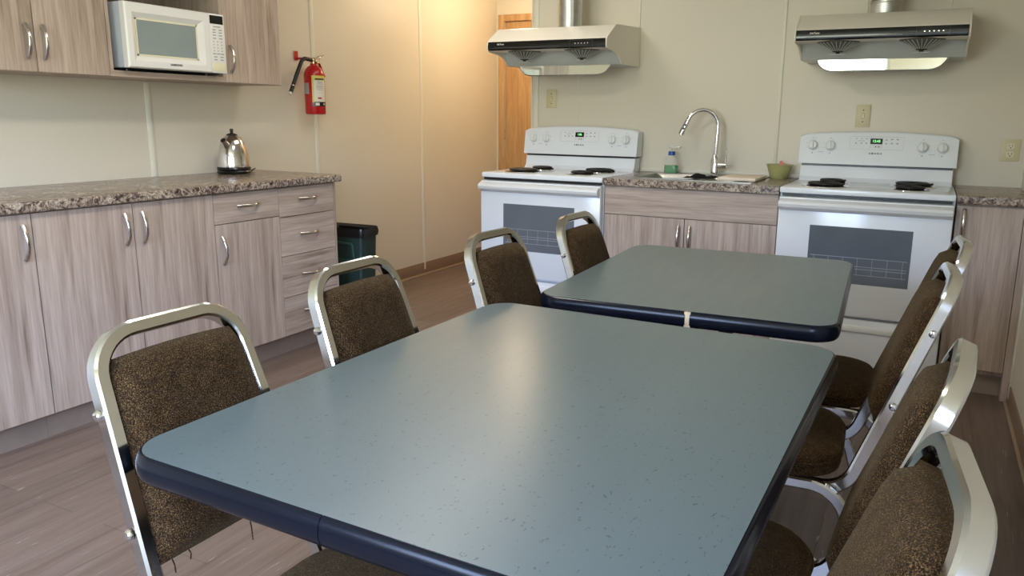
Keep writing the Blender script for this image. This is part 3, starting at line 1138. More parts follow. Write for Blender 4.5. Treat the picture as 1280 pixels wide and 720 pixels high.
MB().tube([(0.022 + 0.012 * math.cos(a), 0.020 + 0.012 * math.sin(a) * 0.6, 0.334 + 0.012 * math.sin(a)) for a in [2 * PI * k / 14 for k in range(14)]], 0.0018, 6, closed=True).build('safety_pin', M['chrome2'], r)
MB().box(-0.096, -0.092, -0.062, -0.028, 0.318, 0.372, 0.001, 1).box(-0.096, -0.030, -0.048, -0.040, 0.322, 0.334).build('wall_bracket', M['red'], r)
hs = fillet([(0.012, -0.030, 0.318), (0.016, -0.105, 0.325), (0.020, -0.165, 0.225), (0.024, -0.222, 0.125)], [0.045, 0.15], 8)
ho = MB().tube(hs, 0.0115, 12).build('hose', M['rubber'], r)
e1, e0 = Vector(hs[-1]), Vector(hs[-2])
dv = (e1 - e0).normalized()
MB().cyl(e1 - dv * 0.045, e1 - dv * 0.040, 0.0128, 14).build('hose_band', M['nickel'], ho)
MB().cyl(e1, e1 + dv * 0.014, 0.0095, 14, 0.008).build('nozzle_tip', M['label'], ho)

# ------------------------------------------------------------------ bin
r = empty('waste_bin', (-2.32, -1.075, 0), 0, 'dark green plastic bin with a black liner beyond the end of the cabinets', 'bin')
b = MB()
o0 = rrect(-0.125, 0.125, -0.045, 0.075, 0.015, 4)
o1 = rrect(-0.150, 0.150, -0.055, 0.085, 0.018, 4)
n = len(o0)
lo = [b.bm.verts.new((x, y, 0.0)) for x, y in o0]
hi = [b.bm.verts.new((x, y, 0.585)) for x, y in o1]
li = [b.bm.verts.new((x * 0.95, y * 0.93, 0.585)) for x, y in o1]
bi = [b.bm.verts.new((x * 0.93, y * 0.9, 0.02)) for x, y in o0]
for A_, B_ in ((lo, hi), (hi, li), (li, bi)):
    for i in range(n):
        b._f([A_[i], A_[(i + 1) % n], B_[(i + 1) % n], B_[i]])
b._f(lo[::-1])
b._f(bi)
body = b.build('body', M['bin'], r)
b = MB()
for x0, x1, z0, z1 in ((-0.070, 0.100, 0.405, 0.422), (-0.060, 0.085, 0.508, 0.520)):
    b.box(x0, x1, -0.066, -0.050, z0, z1, 0.002)
b.sweep([(-0.058, -0.058, 0.512), (-0.068, -0.058, 0.415)], sect_rect(0.012, 0.012, 0.002), a0=(1, 0, 0))
b.sweep([(0.083, -0.058, 0.512), (0.096, -0.058, 0.415)], sect_rect(0.012, 0.012, 0.002), a0=(1, 0, 0))
b.build('grip_recess', M['bin_hi'], r)
b = MB()
rnd = random.Random(7)
ring = rrect(-0.152, 0.152, -0.057, 0.087, 0.02, 5)
L0, L1, L2, L3 = [], [], [], []
for i, (x, y) in enumerate(ring):
    j = rnd.uniform(-0.004, 0.004)
    L0.append(b.bm.verts.new((x * 1.04, y * 1.06, 0.556 + j * 2.0)))
    L1.append(b.bm.verts.new((x * 1.07 + j * 0.4, y * 1.10 + j * 0.4, 0.575 + j)))
    L2.append(b.bm.verts.new((x * 1.04, y * 1.06, 0.602 + j)))
    L3.append(b.bm.verts.new((x * 0.90, y * 0.88, 0.590)))
m = len(ring)
L4 = [b.bm.verts.new((x * 0.80, y * 0.75, 0.46)) for x, y in ring]
for A_, B_ in ((L0, L1), (L1, L2), (L2, L3), (L3, L4)):
    for i in range(m):
        b._f([A_[i], A_[(i + 1) % m], B_[(i + 1) % m], B_[i]])
b._f(L4)
b.build('bin_liner', M['bag'], r)


# ------------------------------------------------------------------ ranges
def make_range(x0, label, clock):
    W = 0.756
    r = empty('electric_range', (x0 + W / 2, -0.33, 0), 0, label, 'stove', 'white electric ranges')
    hx = W / 2

    def Y(y):
        return y + 0.33
    yf = -0.637
    MB().box(-hx, hx, Y(-0.605), Y(-0.02), 0.03, 0.885).build('body', M['range'], r)
    MB().box(-hx + 0.02, hx - 0.02, Y(-0.57), Y(-0.04), 0.0, 0.03).build('plinth', M['black'], r)
    # cooktop
    MB().box(-hx, hx, Y(yf), Y(-0.09), 0.886, 0.914, 0.006, 3).build('cooktop', M['range'], r)
    MB().box(-hx + 0.012, hx - 0.012, Y(-0.630), Y(-0.606), 0.872, 0.887).build('vent_gap', M['black'], r)
    # oven door
    zb, zt = 0.317, 0.872
    door = MB().box(-hx + 0.003, hx - 0.003, Y(-0.652), Y(-0.6055), zb, zt - 0.004, 0.005, 2).build('oven_door', M['range'], r)
    # window recessed in door
    wx0, wx1, wz0, wz1 = -0.2235, 0.2235, 0.475, 0.742
    win = MB().box(wx0, wx1, Y(-0.6535), Y(-0.6515), wz0, wz1).build('oven_window', M['ovenglass'], door)
    b = MB()
    for z in (0.600, 0.560, 0.548, 0.520):
        b.box(wx0 + 0.012, wx1 - 0.012, Y(-0.6543), Y(-0.6536), z - 0.0012, z + 0.0012)
    for k in range(7):
        x = wx0 + 0.03 + k * (wx1 - wx0 - 0.06) / 6
        b.box(x - 0.0008, x + 0.0008, Y(-0.6543), Y(-0.6536), 0.520, 0.600)
    b.build('oven_rack', M['rack'], win)
    # full-width handle
    b = MB()
    b.prism([(Y(-0.6515), 0.805), (Y(-0.672), 0.812), (Y(-0.690), 0.824), (Y(-0.694), 0.838), (Y(-0.688), 0.850), (Y(-0.670), 0.858), (Y(-0.6515), 0.862)],
            -hx + 0.006, hx - 0.006, 0.003, 2, Matrix(((0, 0, 1, 0), (1, 0, 0, 0), (0, 1, 0, 0), (0, 0, 0, 1))))
    b.build('door_handle', M['range_s'], door)
    # storage drawer
    dw = MB().box(-hx + 0.003, hx - 0.003, Y(-0.645), Y(-0.6055), 0.052, 0.302, 0.005, 2).build('storage_drawer', M['range'], r)
    b = MB()
    b.prism([(Y(-0.6445), 0.240), (Y(-0.657), 0.246), (Y(-0.660), 0.262), (Y(-0.655), 0.272), (Y(-0.6445), 0.276)],
            -hx + 0.012, hx - 0.012, 0.002, 2, Matrix(((0, 0, 1, 0), (1, 0, 0, 0), (0, 1, 0, 0), (0, 0, 0, 1))))
    b.build('drawer_lip', M['range_s'], dw)
    # backguard: lower slope + black vent strip + panel with arched top
    b = MB()
    Mt = Matrix(((0, 0, 1, 0), (1, 0, 0, 0), (0, 1, 0, 0), (0, 0, 0, 1)))
    b.prism([(Y(-0.135), 0.9135), (Y(-0.112), 0.935), (Y(-0.100), 0.992), (Y(-0.02), 0.992), (Y(-0.02), 0.9135)], -hx + 0.012, hx - 0.012, 0.0, 1, Mt)
    b.build('backguard_riser', M['range'], r)
    MB().box(-hx + 0.016, hx - 0.016, Y(-0.102), Y(-0.03), 0.992, 1.004).build('vent_strip', M['black'], r)
    b = MB()
    n = 24
    F, Bk, Fl, Bl = [], [], [], []
    for k in range(n + 1):
        u = -1 + 2 * k / n
        zt_ = 1.158 + 0.018 * (1 - u * u) - (0.010 * max(0, (abs(u) - 0.93) / 0.07) ** 2)
        x = u * hx
        F.append(b.bm.verts.new((x, Y(-0.118 + (zt_ - 0.006 - 1.004) * 0.024 / 0.148), zt_ - 0.006)))
        Bk.append(b.bm.verts.new((x, Y(-0.084), zt_)))
        Fl.append(b.bm.verts.new((x, Y(-0.118), 1.004)))
        Bl.append(b.bm.verts.new((x, Y(-0.02), 1.004)))
    Bt = [b.bm.verts.new((v.co.x, Y(-0.02), v.co.z)) for v in Bk]
    for k in range(n):
        b._f([Fl[k], Fl[k + 1], F[k + 1], F[k]])
        b._f([F[k], F[k + 1], Bk[k + 1], Bk[k]])
        b._f([Bk[k], Bk[k + 1], Bt[k + 1], Bt[k]])
        b._f([Bt[k], Bt[k + 1], Bl[k + 1], Bl[k]])
        b._f([Bl[k], Bl[k + 1], Fl[k + 1], Fl[k]])
    for k in (0, n):
        b._f([Fl[k], F[k], Bk[k], Bt[k], Bl[k]])
    cpn = b.build('control_panel', M['range'], r, angle=30)
    tilt = math.atan2(0.024, 0.148)

    def fy(z, e=0.0):   # y of panel face at height z
        return Y(-0.118 + (z - 1.004) * 0.024 / 0.148) - e
    Rt = Matrix.Rotation(-tilt, 4, 'X')
    for x in (-0.312, -0.223, 0.218, 0.308):
        z = 1.100
        q = Matrix.Translation((x, fy(z), z)) @ Rt @ Matrix.Rotation(PI / 2, 4, 'X')
        k = MB().lathe([(0.029, 0.0), (0.029, 0.003), (0.024, 0.005), (0.0225, 0.016), (0.019, 0.019), (0, 0.0195)], 28, q).build('knob', M['range_s'], cpn)
        MB().box(-0.0045, 0.0045, -0.020, 0.020, 0.0185, 0.026, 0.002, 2, q @ Matrix.Rotation(0.1, 4, 'Z')).build('knob_grip', M['range_s'], k)
        b = MB()
        for a in range(0, 360, 45):
            if a == 270:
                continue
            ca, sa = math.cos(math.radians(a + 22)), math.sin(math.radians(a + 22))
            b.box(ca * 0.0345 - 0.0013, ca * 0.0345 + 0.0013, sa * 0.0345 - 0.0013, sa * 0.0345 + 0.0013, 0.0, 0.0006, M4=q)
        b.box(-0.004, 0.004, 0.038, 0.0405, 0.0, 0.0006, M4=q)
        b.box(-0.003, 0.003, -0.044, -0.037, 0.0, 0.0006, M4=q)
        b.build('dial_print', M['grey'], k)
    b = MB()
    for x in (-0.268, 0.263):
        q = Matrix.Translation((x, fy(1.066), 1.066)) @ Rt @ Matrix.Rotation(PI / 2, 4, 'X')
        b.box(-0.014, 0.014, -0.001, 0.001, 0, 0.0006, M4=q)
    b.build('burner_print', M['grey'], cpn)
    # clock panel
    q = Matrix.Translation((0.0, fy(1.117), 1.117)) @ Rt @ Matrix.Rotation(PI / 2, 4, 'X')
    b = MB()
    for x0_, x1_, y0_, y1_ in ((-0.128, 0.128, -0.0335, -0.0328), (-0.128, 0.128, 0.0328, 0.0335), (-0.128, -0.1273, -0.0335, 0.0335), (0.1273, 0.128, -0.0335, 0.0335)):
        b.box(x0_, x1_, y0_, y1_, 0, 0.0006, M4=q)
    for x in (-0.098, -0.072, -0.048):
        for y, h in ((0.022, 0.0015), (-0.001, 0.003)):
            b.box(x - 0.004, x + 0.004, y - h, y + h, 0, 0.0006, M4=q)
    b.box(-0.088, -0.056, 0.010, 0.012, 0, 0.0006, M4=q)
    for x in (0.073, 0.100):
        for y, h in ((0.021, 0.003), (0.0, 0.003)):
            b.box(x - 0.005, x + 0.005, y - h, y + h, 0, 0.0006, M4=q)
    for x0_, x1_, y0_, y1_ in ((-0.030, 0.030, -0.0235, -0.0228), (-0.030, 0.030, -0.0122, -0.0115), (-0.030, -0.0293, -0.0235, -0.0115), (0.0293, 0.030, -0.0235, -0.0115)):
        b.box(x0_, x1_, y0_, y1_, 0, 0.0006, M4=q)
    b.box(-0.006, 0.002, -0.021, -0.014, 0, 0.0006, M4=q)
    b.box(0.008, 0.018, -0.021, -0.014, 0, 0.0006, M4=q)
    # up and down arrows
    for sgn, yc in ((1, 0.015), (-1, 0.002)):
        b.prism([(0.041, yc), (0.053, yc), (0.047, yc + 0.008)] if sgn > 0 else [(0.041, yc), (0.047, yc - 0.008), (0.053, yc)], 0, 0.0006, M4=q)
    b.build('key_print', M['grey'], cpn)
    MB().box(-0.029, 0.029, -0.005, 0.024, 0.0, 0.0010, M4=q).build('display', M['blackg'], cpn)
    text_mesh(clock, 0.0175, M['ledgreen'], 'clock_digits', cpn, q @ Matrix.Translation((0, 0.010, 0.0016)), bold=0.0003)
    text_mesh('A M A N A', 0.0135, M['dark'], 'maker_name', cpn, Matrix.Translation((0.0, fy(1.064, 0.0006), 1.064)) @ Rt @ Matrix.Rotation(PI / 2, 4, 'X'), bold=0.0003)
    # burners: chrome drip bowl, black pan, spiral coil
    for bx, by, br in ((-0.19, -0.475, 0.100), (-0.185, -0.235, 0.078), (0.185, -0.475, 0.078), (0.195, -0.235, 0.100)):
        bu = empty('burner', (bx, Y(by), 0.914), 0)
        bu.parent = r
        MB().lathe([(br - 0.012, 0.0012), (br, 0.004), (br + 0.008, 0.0035), (br + 0.009, 0.0)], 36, capped=False).build('drip_ring', M['chrome2'], bu)
        MB().lathe([(0, 0.0006), (br - 0.008, 0.0008), (br - 0.004, 0.003)], 32, capped=False).build('drip_bowl', M['blackm'], bu)
        pts = []
        turns = 4 if br > 0.09 else 3
        for k in range(turns * 22 + 1):
            a = 2 * PI * k / 22
            R_ = 0.018 + (br - 0.016 - 0.018) * k / (turns * 22)
            pts.append((R_ * math.cos(a), R_ * math.sin(a), 0.014))
        b = MB().tube(pts, 0.0062, 7, a0=(0, 0, 1))
        for a in (0.5, 0.5 + 2 * PI / 3, 0.5 + 4 * PI / 3):
            b.box(0.0, br - 0.01, -0.0015, 0.0015, 0.001, 0.010, M4=Matrix.Rotation(a, 4, 'Z'))
        b.build('coil', M['coil'], bu)
    return r


GX = 0.0
WS = 0.924
make_range(0.001, 'white electric range on the right, between the sink counter and the right wall cabinet', '12:45')
make_range(-WS - 0.757, 'white electric range on the left, next to the hallway opening', '1:06')


# ------------------------------------------------------------------ sink cabinet and right cabinet
def X_cab(name, x0, x1, label):
    r = empty(name, ((x0 + x1) / 2, -0.3, 0), 0, label, 'cabinet')
    ox = (x0 + x1) / 2
    MB().box(x0 - ox, x1 - ox, -0.591 + 0.3, -0.003 + 0.3, 0.105, 0.70 if name == 'sink_cabinet' else 0.8755).build('carcass', M['lam_v'], r)
    MB().box(x0 - ox, x1 - ox, -0.546 + 0.3, -0.003 + 0.3, 0.0, 0.105).build('toe_kick', M['toe'], r)
    return r


r = X_cab('sink_cabinet', -0.9205, -0.0045, 'pink grey laminate sink cabinet with two doors between the two ranges')
ox = r.location.x
MB().box(-0.9205 - ox, -0.0045 - ox, -0.591 + 0.3, -0.575 + 0.3, 0.70, 0.8755).build('front_rail', M['lam_h'], r)
MB().box(-0.9205 + 0.0018 - ox, -0.0045 - 0.0018 - ox, -0.610 + 0.3, -0.5915 + 0.3, 0.722, 0.871, 0.0008, 1).build('false_drawer_front', M['lam_h'], r)
for a, c, h in ((-0.9205, -0.4705, -0.500), (-0.4705, -0.0045, -0.440)):
    d = MB().box(a + GAP - ox, c - GAP - ox, -0.610 + 0.3, -0.5915 + 0.3, 0.110, 0.718, 0.0008, 1).build('door', M['lam_v'], r)
    bow_handle(d, (h - ox, -0.610 + 0.3, 0.618), (0, 0, 1), (0, -1, 0))
# end gap panel (dark side gap is left open)
r = X_cab('base_cabinet', 0.7635, 1.0235, 'narrow single door cabinet in the right corner beside the right range')
ox = r.location.x
d = MB().box(0.7635 + GAP - ox, 1.0235 - GAP - ox, -0.610 + 0.3, -0.5915 + 0.3, 0.127, 0.868, 0.0008, 1).build('door', M['lam_v'], r)
bow_handle(d, (0.795 - ox, -0.610 + 0.3, 0.789), (0, 0, 1), (0, -1, 0))
MB().box(1.0240 - ox, XR - 0.0005 - ox, -0.618 + 0.3, -0.003 + 0.3, 0.0, 0.8755).build('filler_strip', M['lam_v'], r)
counter('countertop', [(0.7600, -0.635), (XR - 0.0005, -0.635), (XR - 0.0005, -0.001), (0.7600, -0.001)], 'short marbled countertop piece in the right corner past the right range')

# sink countertop with a cut-out for the double bowl
b = MB()
cx0, cx1, cy0, cy1 = -0.9225, -0.0025, -0.635, -0.001
sx0, sx1, sy0, sy1 = -0.795, -0.165, -0.545, -0.095
for x0, x1, y0, y1 in ((cx0, sx0, sy0, cy1), (sx1, cx1, sy0, cy1), (sx0, sx1, sy1, cy1)):
    b.box(x0, x1, y0, y1, 0.8762, 0.914)
b.box(cx0, cx1, cy0, sy0, 0.8762, 0.914, 0.0)
o = b.build('countertop', M['counter'])
tag(o, 'marbled countertop holding the steel sink between the two ranges', 'countertop')

r = empty('double_bowl_sink', (-0.48, -0.32, 0.914), 0, 'stainless double bowl sink set in the counter between the ranges', 'sink')
RX0, RX1, RY0, RY1 = -0.327, 0.327, -0.237, 0.262
bowls = [(-0.300, -0.012, -0.205, 0.165), (0.012, 0.300, -0.205, 0.165)]
b = MB()
xs = [RX0, -0.300, -0.012, 0.012, 0.300, RX1]
ys = [RY0, -0.205, 0.165, RY1]
for i in range(5):
    for j in range(3):
        if j == 1 and i in (1, 3):
            continue
        b.box(xs[i], xs[i + 1], ys[j], ys[j + 1], 0.0004, 0.004)
b.build('rim', M['steel'], r)
for x0, x1, y0, y1 in bowls:
    b = MB()
    T = [b.bm.verts.new((x, y, 0.003)) for x, y in rrect(x0, x1, y0, y1, 0.001, 5)]
    S1 = [b.bm.verts.new((x, y, -0.02)) for x, y in rrect(x0 + 0.006, x1 - 0.006, y0 + 0.006, y1 - 0.006, 0.045, 5)]
    S2 = [b.bm.verts.new((x, y, -0.155)) for x, y in rrect(x0 + 0.014, x1 - 0.014, y0 + 0.014, y1 - 0.014, 0.05, 5)]
    S3 = [b.bm.verts.new((x, y, -0.17)) for x, y in rrect(x0 + 0.035, x1 - 0.035, y0 + 0.035, y1 - 0.035, 0.05, 5)]
    for A_, B_ in ((T, S1), (S1, S2), (S2, S3)):
        for i in range(len(T)):
            b._f([A_[i], A_[(i + 1) % len(T)], B_[(i + 1) % len(T)], B_[i]])
    b._f(S3)
    b.build('bowl', M['steel'], r)

# faucet
r = empty('kitchen_faucet', (-0.452, -0.115, 0.918), 0, 'tall chrome gooseneck faucet with a side lever behind the sink', 'faucet')
MB().lathe([(0.0, 0.0), (0.030, 0.0), (0.030, 0.004), (0.0235, 0.008), (0.0225, 0.09), (0.018, 0.102), (0.0125, 0.116), (0, 0.116)], 24).build('body', M['chrome2'], r)
g = []
sw = Vector((-0.93, -0.36, 0)).normalized()
R_ = 0.087
g.append(Vector((0.0, 0, 0.10)))
g.append(Vector((0.006, 0, 0.27)))
for k in range(0, 15):
    a = PI * 0.90 * k / 14
    g.append(Vector((0.006, 0, 0.275)) + sw * (R_ - R_ * math.cos(a)) + Vector((0, 0, R_ * math.sin(a))))
MB().tube(g, 0.0118, 14, a0=(0, 1, 0)).build('spout', M['chrome2'], r)
e = g[-1]
dv = (g[-1] - g[-2]).normalized()
dv = (dv + sw * 0.02).normalized()
h = MB().cyl(e - dv * 0.002, e + dv * 0.085, 0.0125, 18, 0.0165).build('spray_head', M['chrome2'], r)
side = Vector((0.2, -1, 0.1)).normalized()
for t_ in (0.028, 0.050):
    c = e + dv * t_ + side * 0.0125
    MB().lathe([(0.0065, -0.002), (0.0065, 0.003), (0, 0.004)], 12, Matrix.Translation(c) @ Vector((0, 0, 1)).rotation_difference(side).to_matrix().to_4x4()).build('spray_button', M['black'], h)
MB().cyl((0.015, 0, 0.055), (0.068, -0.01, 0.057), 0.0145, 18).build('valve', M['chrome2'], r)
MB().cyl((0.060, -0.009, 0.068), (0.066, -0.009, 0.148), 0.0042, 10).build('lever', M['chrome2'], r)

# soap bottle
r = empty('soap_bottle', (-0.717, -0.085, 0.918), 0, 'clear pump bottle of green dish soap with a blue collar, left of the faucet', 'bottle')
MB().prism(rrect(-0.040, 0.040, -0.022, 0.022, 0.018, 6), 0.0, 0.044, 0.003, 2).build('liquid_soap', M['soap'], r)
b = MB()
rings = []
for hw, hd, z in ((0.0415, 0.0235, 0.0), (0.0425, 0.0245, 0.004), (0.0395, 0.023, 0.05), (0.036, 0.021, 0.085), (0.024, 0.018, 0.094), (0.013, 0.013, 0.098), (0.013, 0.013, 0.104)):
    rings.append([b.bm.verts.new((x, y, z)) for x, y in rrect(-hw, hw, -hd, hd, min(hw, hd) * 0.95, 6)])
for A_, B_ in zip(rings, rings[1:]):
    for i in range(len(A_)):
        b._f([A_[i], A_[(i + 1) % len(A_)], B_[(i + 1) % len(A_)], B_[i]])
b._f(rings[0][::-1])
b.build('bottle_body', M['bottle'], r, angle=50)
MB().lathe([(0, 0.102), (0.020, 0.102), (0.0205, 0.106), (0.0195, 0.124), (0, 0.124)], 24).build('collar', M['blue'], r)
b = MB()
b.cyl((0, 0, 0.122), (0, 0, 0.142), 0.006, 12)
b.prism(rrect(-0.018, 0.052, -0.010, 0.010, 0.009, 5), 0.142, 0.155, 0.004, 2)
b.build('pump_head', M['pump'], r)

# bowl with scrubbers (things inside are their own)
r = empty('plastic_bowl', (-0.098, -0.100, 0.914), 0, 'translucent green plastic bowl on the counter left of the right range', 'bowl')
MB().lathe([(0.0, 0.0), (0.044, 0.0), (0.048, 0.006), (0.057, 0.034), (0.068, 0.072), (0.0725, 0.074), (0.0725, 0.077), (0.066, 0.075), (0.055, 0.036), (0.045, 0.010), (0.0, 0.005)], 36).build('bowl_wall', M['bowl'], r)
s1 = MB().lathe([(0, 0.0), (0.026, 0.004), (0.030, 0.014), (0.022, 0.026), (0.0, 0.030)], 18).build('scrubber', M['navy'], None, loc=(-0.088, -0.118, 0.928))
tag(s1, 'dark blue scrubber lying inside the green plastic bowl', 'scrubber')
s2 = MB().box(-0.030, 0.020, -0.015, 0.012, 0.0, 0.014, 0.004).build('sponge', M['lime'], None, loc=(-0.106, -0.098, 0.9205))
tag(s2, 'green sponge flat at the bottom of the plastic bowl', 'sponge')
b = MB()
b.prism([(-0.012, 0.0), (0.014, 0.0), (0.016, 0.012), (0.004, 0.034), (-0.004, 0.040), (-0.012, 0.036), (-0.015, 0.015)], -0.003, 0.003, 0.001, 1, Matrix.Rotation(PI / 2, 4, 'X'))
s3 = b.build('scraper', M['pink'], None, loc=(-0.093, -0.060, 0.970))
tag(s3, 'small pink plastic scraper sticking up out of the green bowl', 'scraper')

# cutting board across the right bowl
o = MB().box(-0.345, -0.150, -0.470, -0.190, 0.9182, 0.934, 0.003, 2).build('cutting_board', M['maple'])
tag(o, 'pale wooden cutting board laid across the right sink bowl', 'cutting board')
# black cloth on the sink divider
b = MB()
rnd = random.Random(3)
G = []
for i in range(10):
    row = []
    for j in range(8):
        x, y = -0.535 + 0.155 * i / 9, -0.45 + 0.15 * j / 7
        ed = min(i, 9 - i, j, 7 - j)
        row.append(b.bm.verts.new((x + rnd.uniform(-.004, .004), y + rnd.uniform(-.004, .004), 0.9185 + (0.010 + 0.012 * math.sin(i * 1.1 + j)) * min(1, ed / 2) + 0.002)))
    G.append(row)
for i in range(9):
    for j in range(7):
        b._f([G[i][j], G[i + 1][j], G[i + 1][j + 1], G[i][j + 1]])
ex = b.bm.faces[:]
res = bmesh.ops.solidify(b.bm, geom=ex, thickness=0.003)
o = b.build('dishcloth', M['blackm'], angle=60)
tag(o, 'crumpled black dishcloth on the sink divider before the faucet', 'cloth')


# ------------------------------------------------------------------ range hoods
def make_hood(x0, label, duct):
    W = 0.742
    cx = x0 + W / 2
    r = empty('range_hood', (cx, -0.25, 1.527), 0, label, 'range hood', 'range hoods on the back wall')
    h = W / 2
    Z = lambda z: z - 1.527
    Y = lambda y: y + 0.25
    Mt = Matrix(((0, 0, 1, 0), (1, 0, 0, 0), (0, 1, 0, 0), (0, 0, 0, 1)))   # prism xy -> YZ, z -> X
    # top shell (roof + sloping front) as a shallow section
    prof = [(Y(-0.001), Z(1.752)), (Y(-0.385), Z(1.731)), (Y(-0.400), Z(1.727)), (Y(-0.523), Z(1.650)), (Y(-0.5245), Z(1.645)), (Y(-0.5245), Z(1.600)),
            (Y(-0.500), Z(1.597)), (Y(-0.34), Z(1.602)), (Y(-0.001), Z(1.602))]
    MB().prism(prof[::-1], -h + 0.008, h - 0.008, 0, 1, Mt).build('canopy', M['hood'], r)
    # side cheeks with curved lower edge
    ch = [(Y(-0.001), Z(1.753)), (Y(-0.385), Z(1.733)), (Y(-0.402), Z(1.728)), (Y(-0.520), Z(1.655)), (Y(-0.529), Z(1.640)), (Y(-0.532), Z(1.615)), (Y(-0.524), Z(1.598)), (Y(-0.50), Z(1.592)), (Y(-0.43), Z(1.588)),
          (Y(-0.375), Z(1.580)), (Y(-0.335), Z(1.562)), (Y(-0.305), Z(1.540)), (Y(-0.288), Z(1.527)), (Y(-0.001), Z(1.527))]
    for a, c in ((-h, -h + 0.0075), (h - 0.0075, h)):
        MB().prism(ch[::-1], a, c, 0.0015, 1, Mt).build('side_cheek', M['hood'], r)
    # plenum behind fans
    MB().prism([(Y(-0.001), Z(1.6015)), (Y(-0.330), Z(1.6015)), (Y(-0.315), Z(1.560)), (Y(-0.288), Z(1.5275)), (Y(-0.001), Z(1.5275))][::1], -h + 0.008, h - 0.008, 0, 1, Mt).build('grease_trough', M['hood_in'], r)
    # black control band
    band = MB().prism([(Y(-0.5250), Z(1.600)), (Y(-0.5250), Z(1.648)), (Y(-0.530), Z(1.646)), (Y(-0.5345), Z(1.620)), (Y(-0.532), Z(1.606))][::-1], -h + 0.009, h - 0.009, 0, 1, Mt).build('control_band', M['blackg'], r)
    b = MB()
    for zz in (1.603,):
        b.box(-h + 0.05, 0.10, Y(-0.5350), Y(-0.5335), Z(1.612), Z(1.614))
    b.build('band_highlight_line', M['grille'], band)
    b = MB()
    for k in range(5):
        x = 0.190 + k * 0.0185
        b.lathe([(0.0046, 0), (0.0046, 0.004), (0.003, 0.0065), (0, 0.007)], 12, Matrix.Translation((x, Y(-0.5335), Z(1.624))) @ Matrix.Rotation(PI / 2, 4, 'X'))
    b.build('push_buttons', M['chrome2'], band)
    b = MB()
    for x0_, x1_, z0_, z1_ in ((0.155, 0.290, 1.6385, 1.6393), (0.155, 0.1558, 1.604, 1.639), (0.2892, 0.290, 1.604, 1.639)):
        b.box(x0_, x1_, Y(-0.5352), Y(-0.5325), Z(z0_), Z(z1_))
    b.build('button_frame', M['grille'], band)
    text_mesh('NuTone', 0.013, M['label'], 'maker_name', band, face_front(-h + 0.092, Y(-0.5352), Z(1.632)), bold=0.0003, shear=0.3)
    # two conical fan grilles hanging below
    for x in (-0.181, 0.181):
        q = Matrix.Translation((x, Y(-0.425), Z(1.600)))
        g_ = MB().lathe([(0.098, 0.0), (0.094, -0.008), (0.060, -0.026), (0.030, -0.043), (0.024, -0.044)], 32, q, capped=False)
        g_ = g_.build('fan_grille', M['grille'], r)
        b = MB()
        for k in range(28):
            a = 2 * PI * k / 28
            ca, sa = math.cos(a), math.sin(a)
            b.sweep([(x + ca * 0.096, Y(-0.425) + sa * 0.096, Z(1.5915)), (x + ca * 0.061, Y(-0.425) + sa * 0.061, Z(1.5735)), (x + ca * 0.028, Y(-0.425) + sa * 0.028, Z(1.556))],
                    sect_rect(0.003, 0.002, 0.0004), a0=(-sa, ca, 0))
        b.build('louvre_ribs', M['hood_in'], g_)
        MB().lathe([(0.024, 0.0), (0.024, -0.004), (0.010, -0.006), (0.009, -0.014), (0, -0.015)], 20, Matrix.Translation((x, Y(-0.425), Z(1.557)))).build('grille_nut', M['dark'], g_)
        MB().box(x - 0.035, x + 0.035, Y(-0.44), Y(-0.41), Z(1.5405), Z(1.5425)).build('grille_clip', M['hood_in'], g_)
    # polished splash panel with rounded lower corners and a rim
    hw = 0.300
    out = rrect(-hw, hw, Z(1.472), Z(1.60), [0.085, 0.085, 0.001, 0.001], 10)
    low = [(x, z) for x, z in out]
    q = Matrix.Translation((0, Y(-0.281), 0)) @ Matrix.Rotation(PI / 2, 4, 'X')
    # clip outline at trough bottom
    a = math.acos(1 - (Z(1.5265) - Z(1.472)) / 0.085)
    pts = []
    for k in range(11):
        t_ = a * (1 - k / 10)
        pts.append((-hw + 0.085 - 0.085 * math.sin(t_), Z(1.472) + 0.085 - 0.085 * math.cos(t_)))
    for k in range(11):
        t_ = a * k / 10
        pts.append((hw - 0.085 + 0.085 * math.sin(t_), Z(1.472) + 0.085 - 0.085 * math.cos(t_)))
    sp_ = MB().prism(pts, 0, 0.002, 0, 1, q).build('splash_panel', M['visor'], r)
    MB().tube([Vector((x, Y(-0.283), z)) for x, z in pts], 0.0028, 8, a0=(0, 1, 0)).build('panel_rim', M['duct'], sp_)
    # duct
    if duct == 'straight':
        b = MB()
        b.lathe([(0.0705, Z(1.742)), (0.0705, Z(2.39))], 32, Matrix.Translation((0.0, Y(-0.20), 0)), capped=False)
        b.box(0.04, 0.05, Y(-0.262), Y(-0.258), Z(1.745), Z(2.385))
        b.build('exhaust_duct', M['duct'], r)
    else:
        b = MB()
        q = Matrix.Translation((0.0, Y(-0.20), 0))
        b.lathe([(0.0705, Z(1.740)), (0.0705, Z(1.792)), (0.0735, Z(1.795)), (0.0735, Z(1.800))], 32, q, capped=False)
        pts = [Vector((0.0, Y(-0.20), Z(1.800)))]
        for k in range(1, 9):
            t_ = k / 8 * PI / 2
            pts.append(Vector((0.13 - 0.13 * math.cos(t_), Y(-0.20), Z(1.800) + 0.13 * math.sin(t_))))
        pts.append(Vector((0.42, Y(-0.20), Z(1.93))))
        sc = [1.0 + (0.045 if k % 2 else 0.0) for k in range(len(pts))]
        b.sweep(pts, sect_round(0.0705, 28), a0=(0, 1, 0), scale=sc)
        b.build('exhaust_duct', M['duct'], r)
    return r


make_hood(-1.7073, 'cream range hood with straight duct over the left range', 'straight')
make_hood(-0.0025, 'cream range hood with bent elbow duct over the right range', 'elbow')


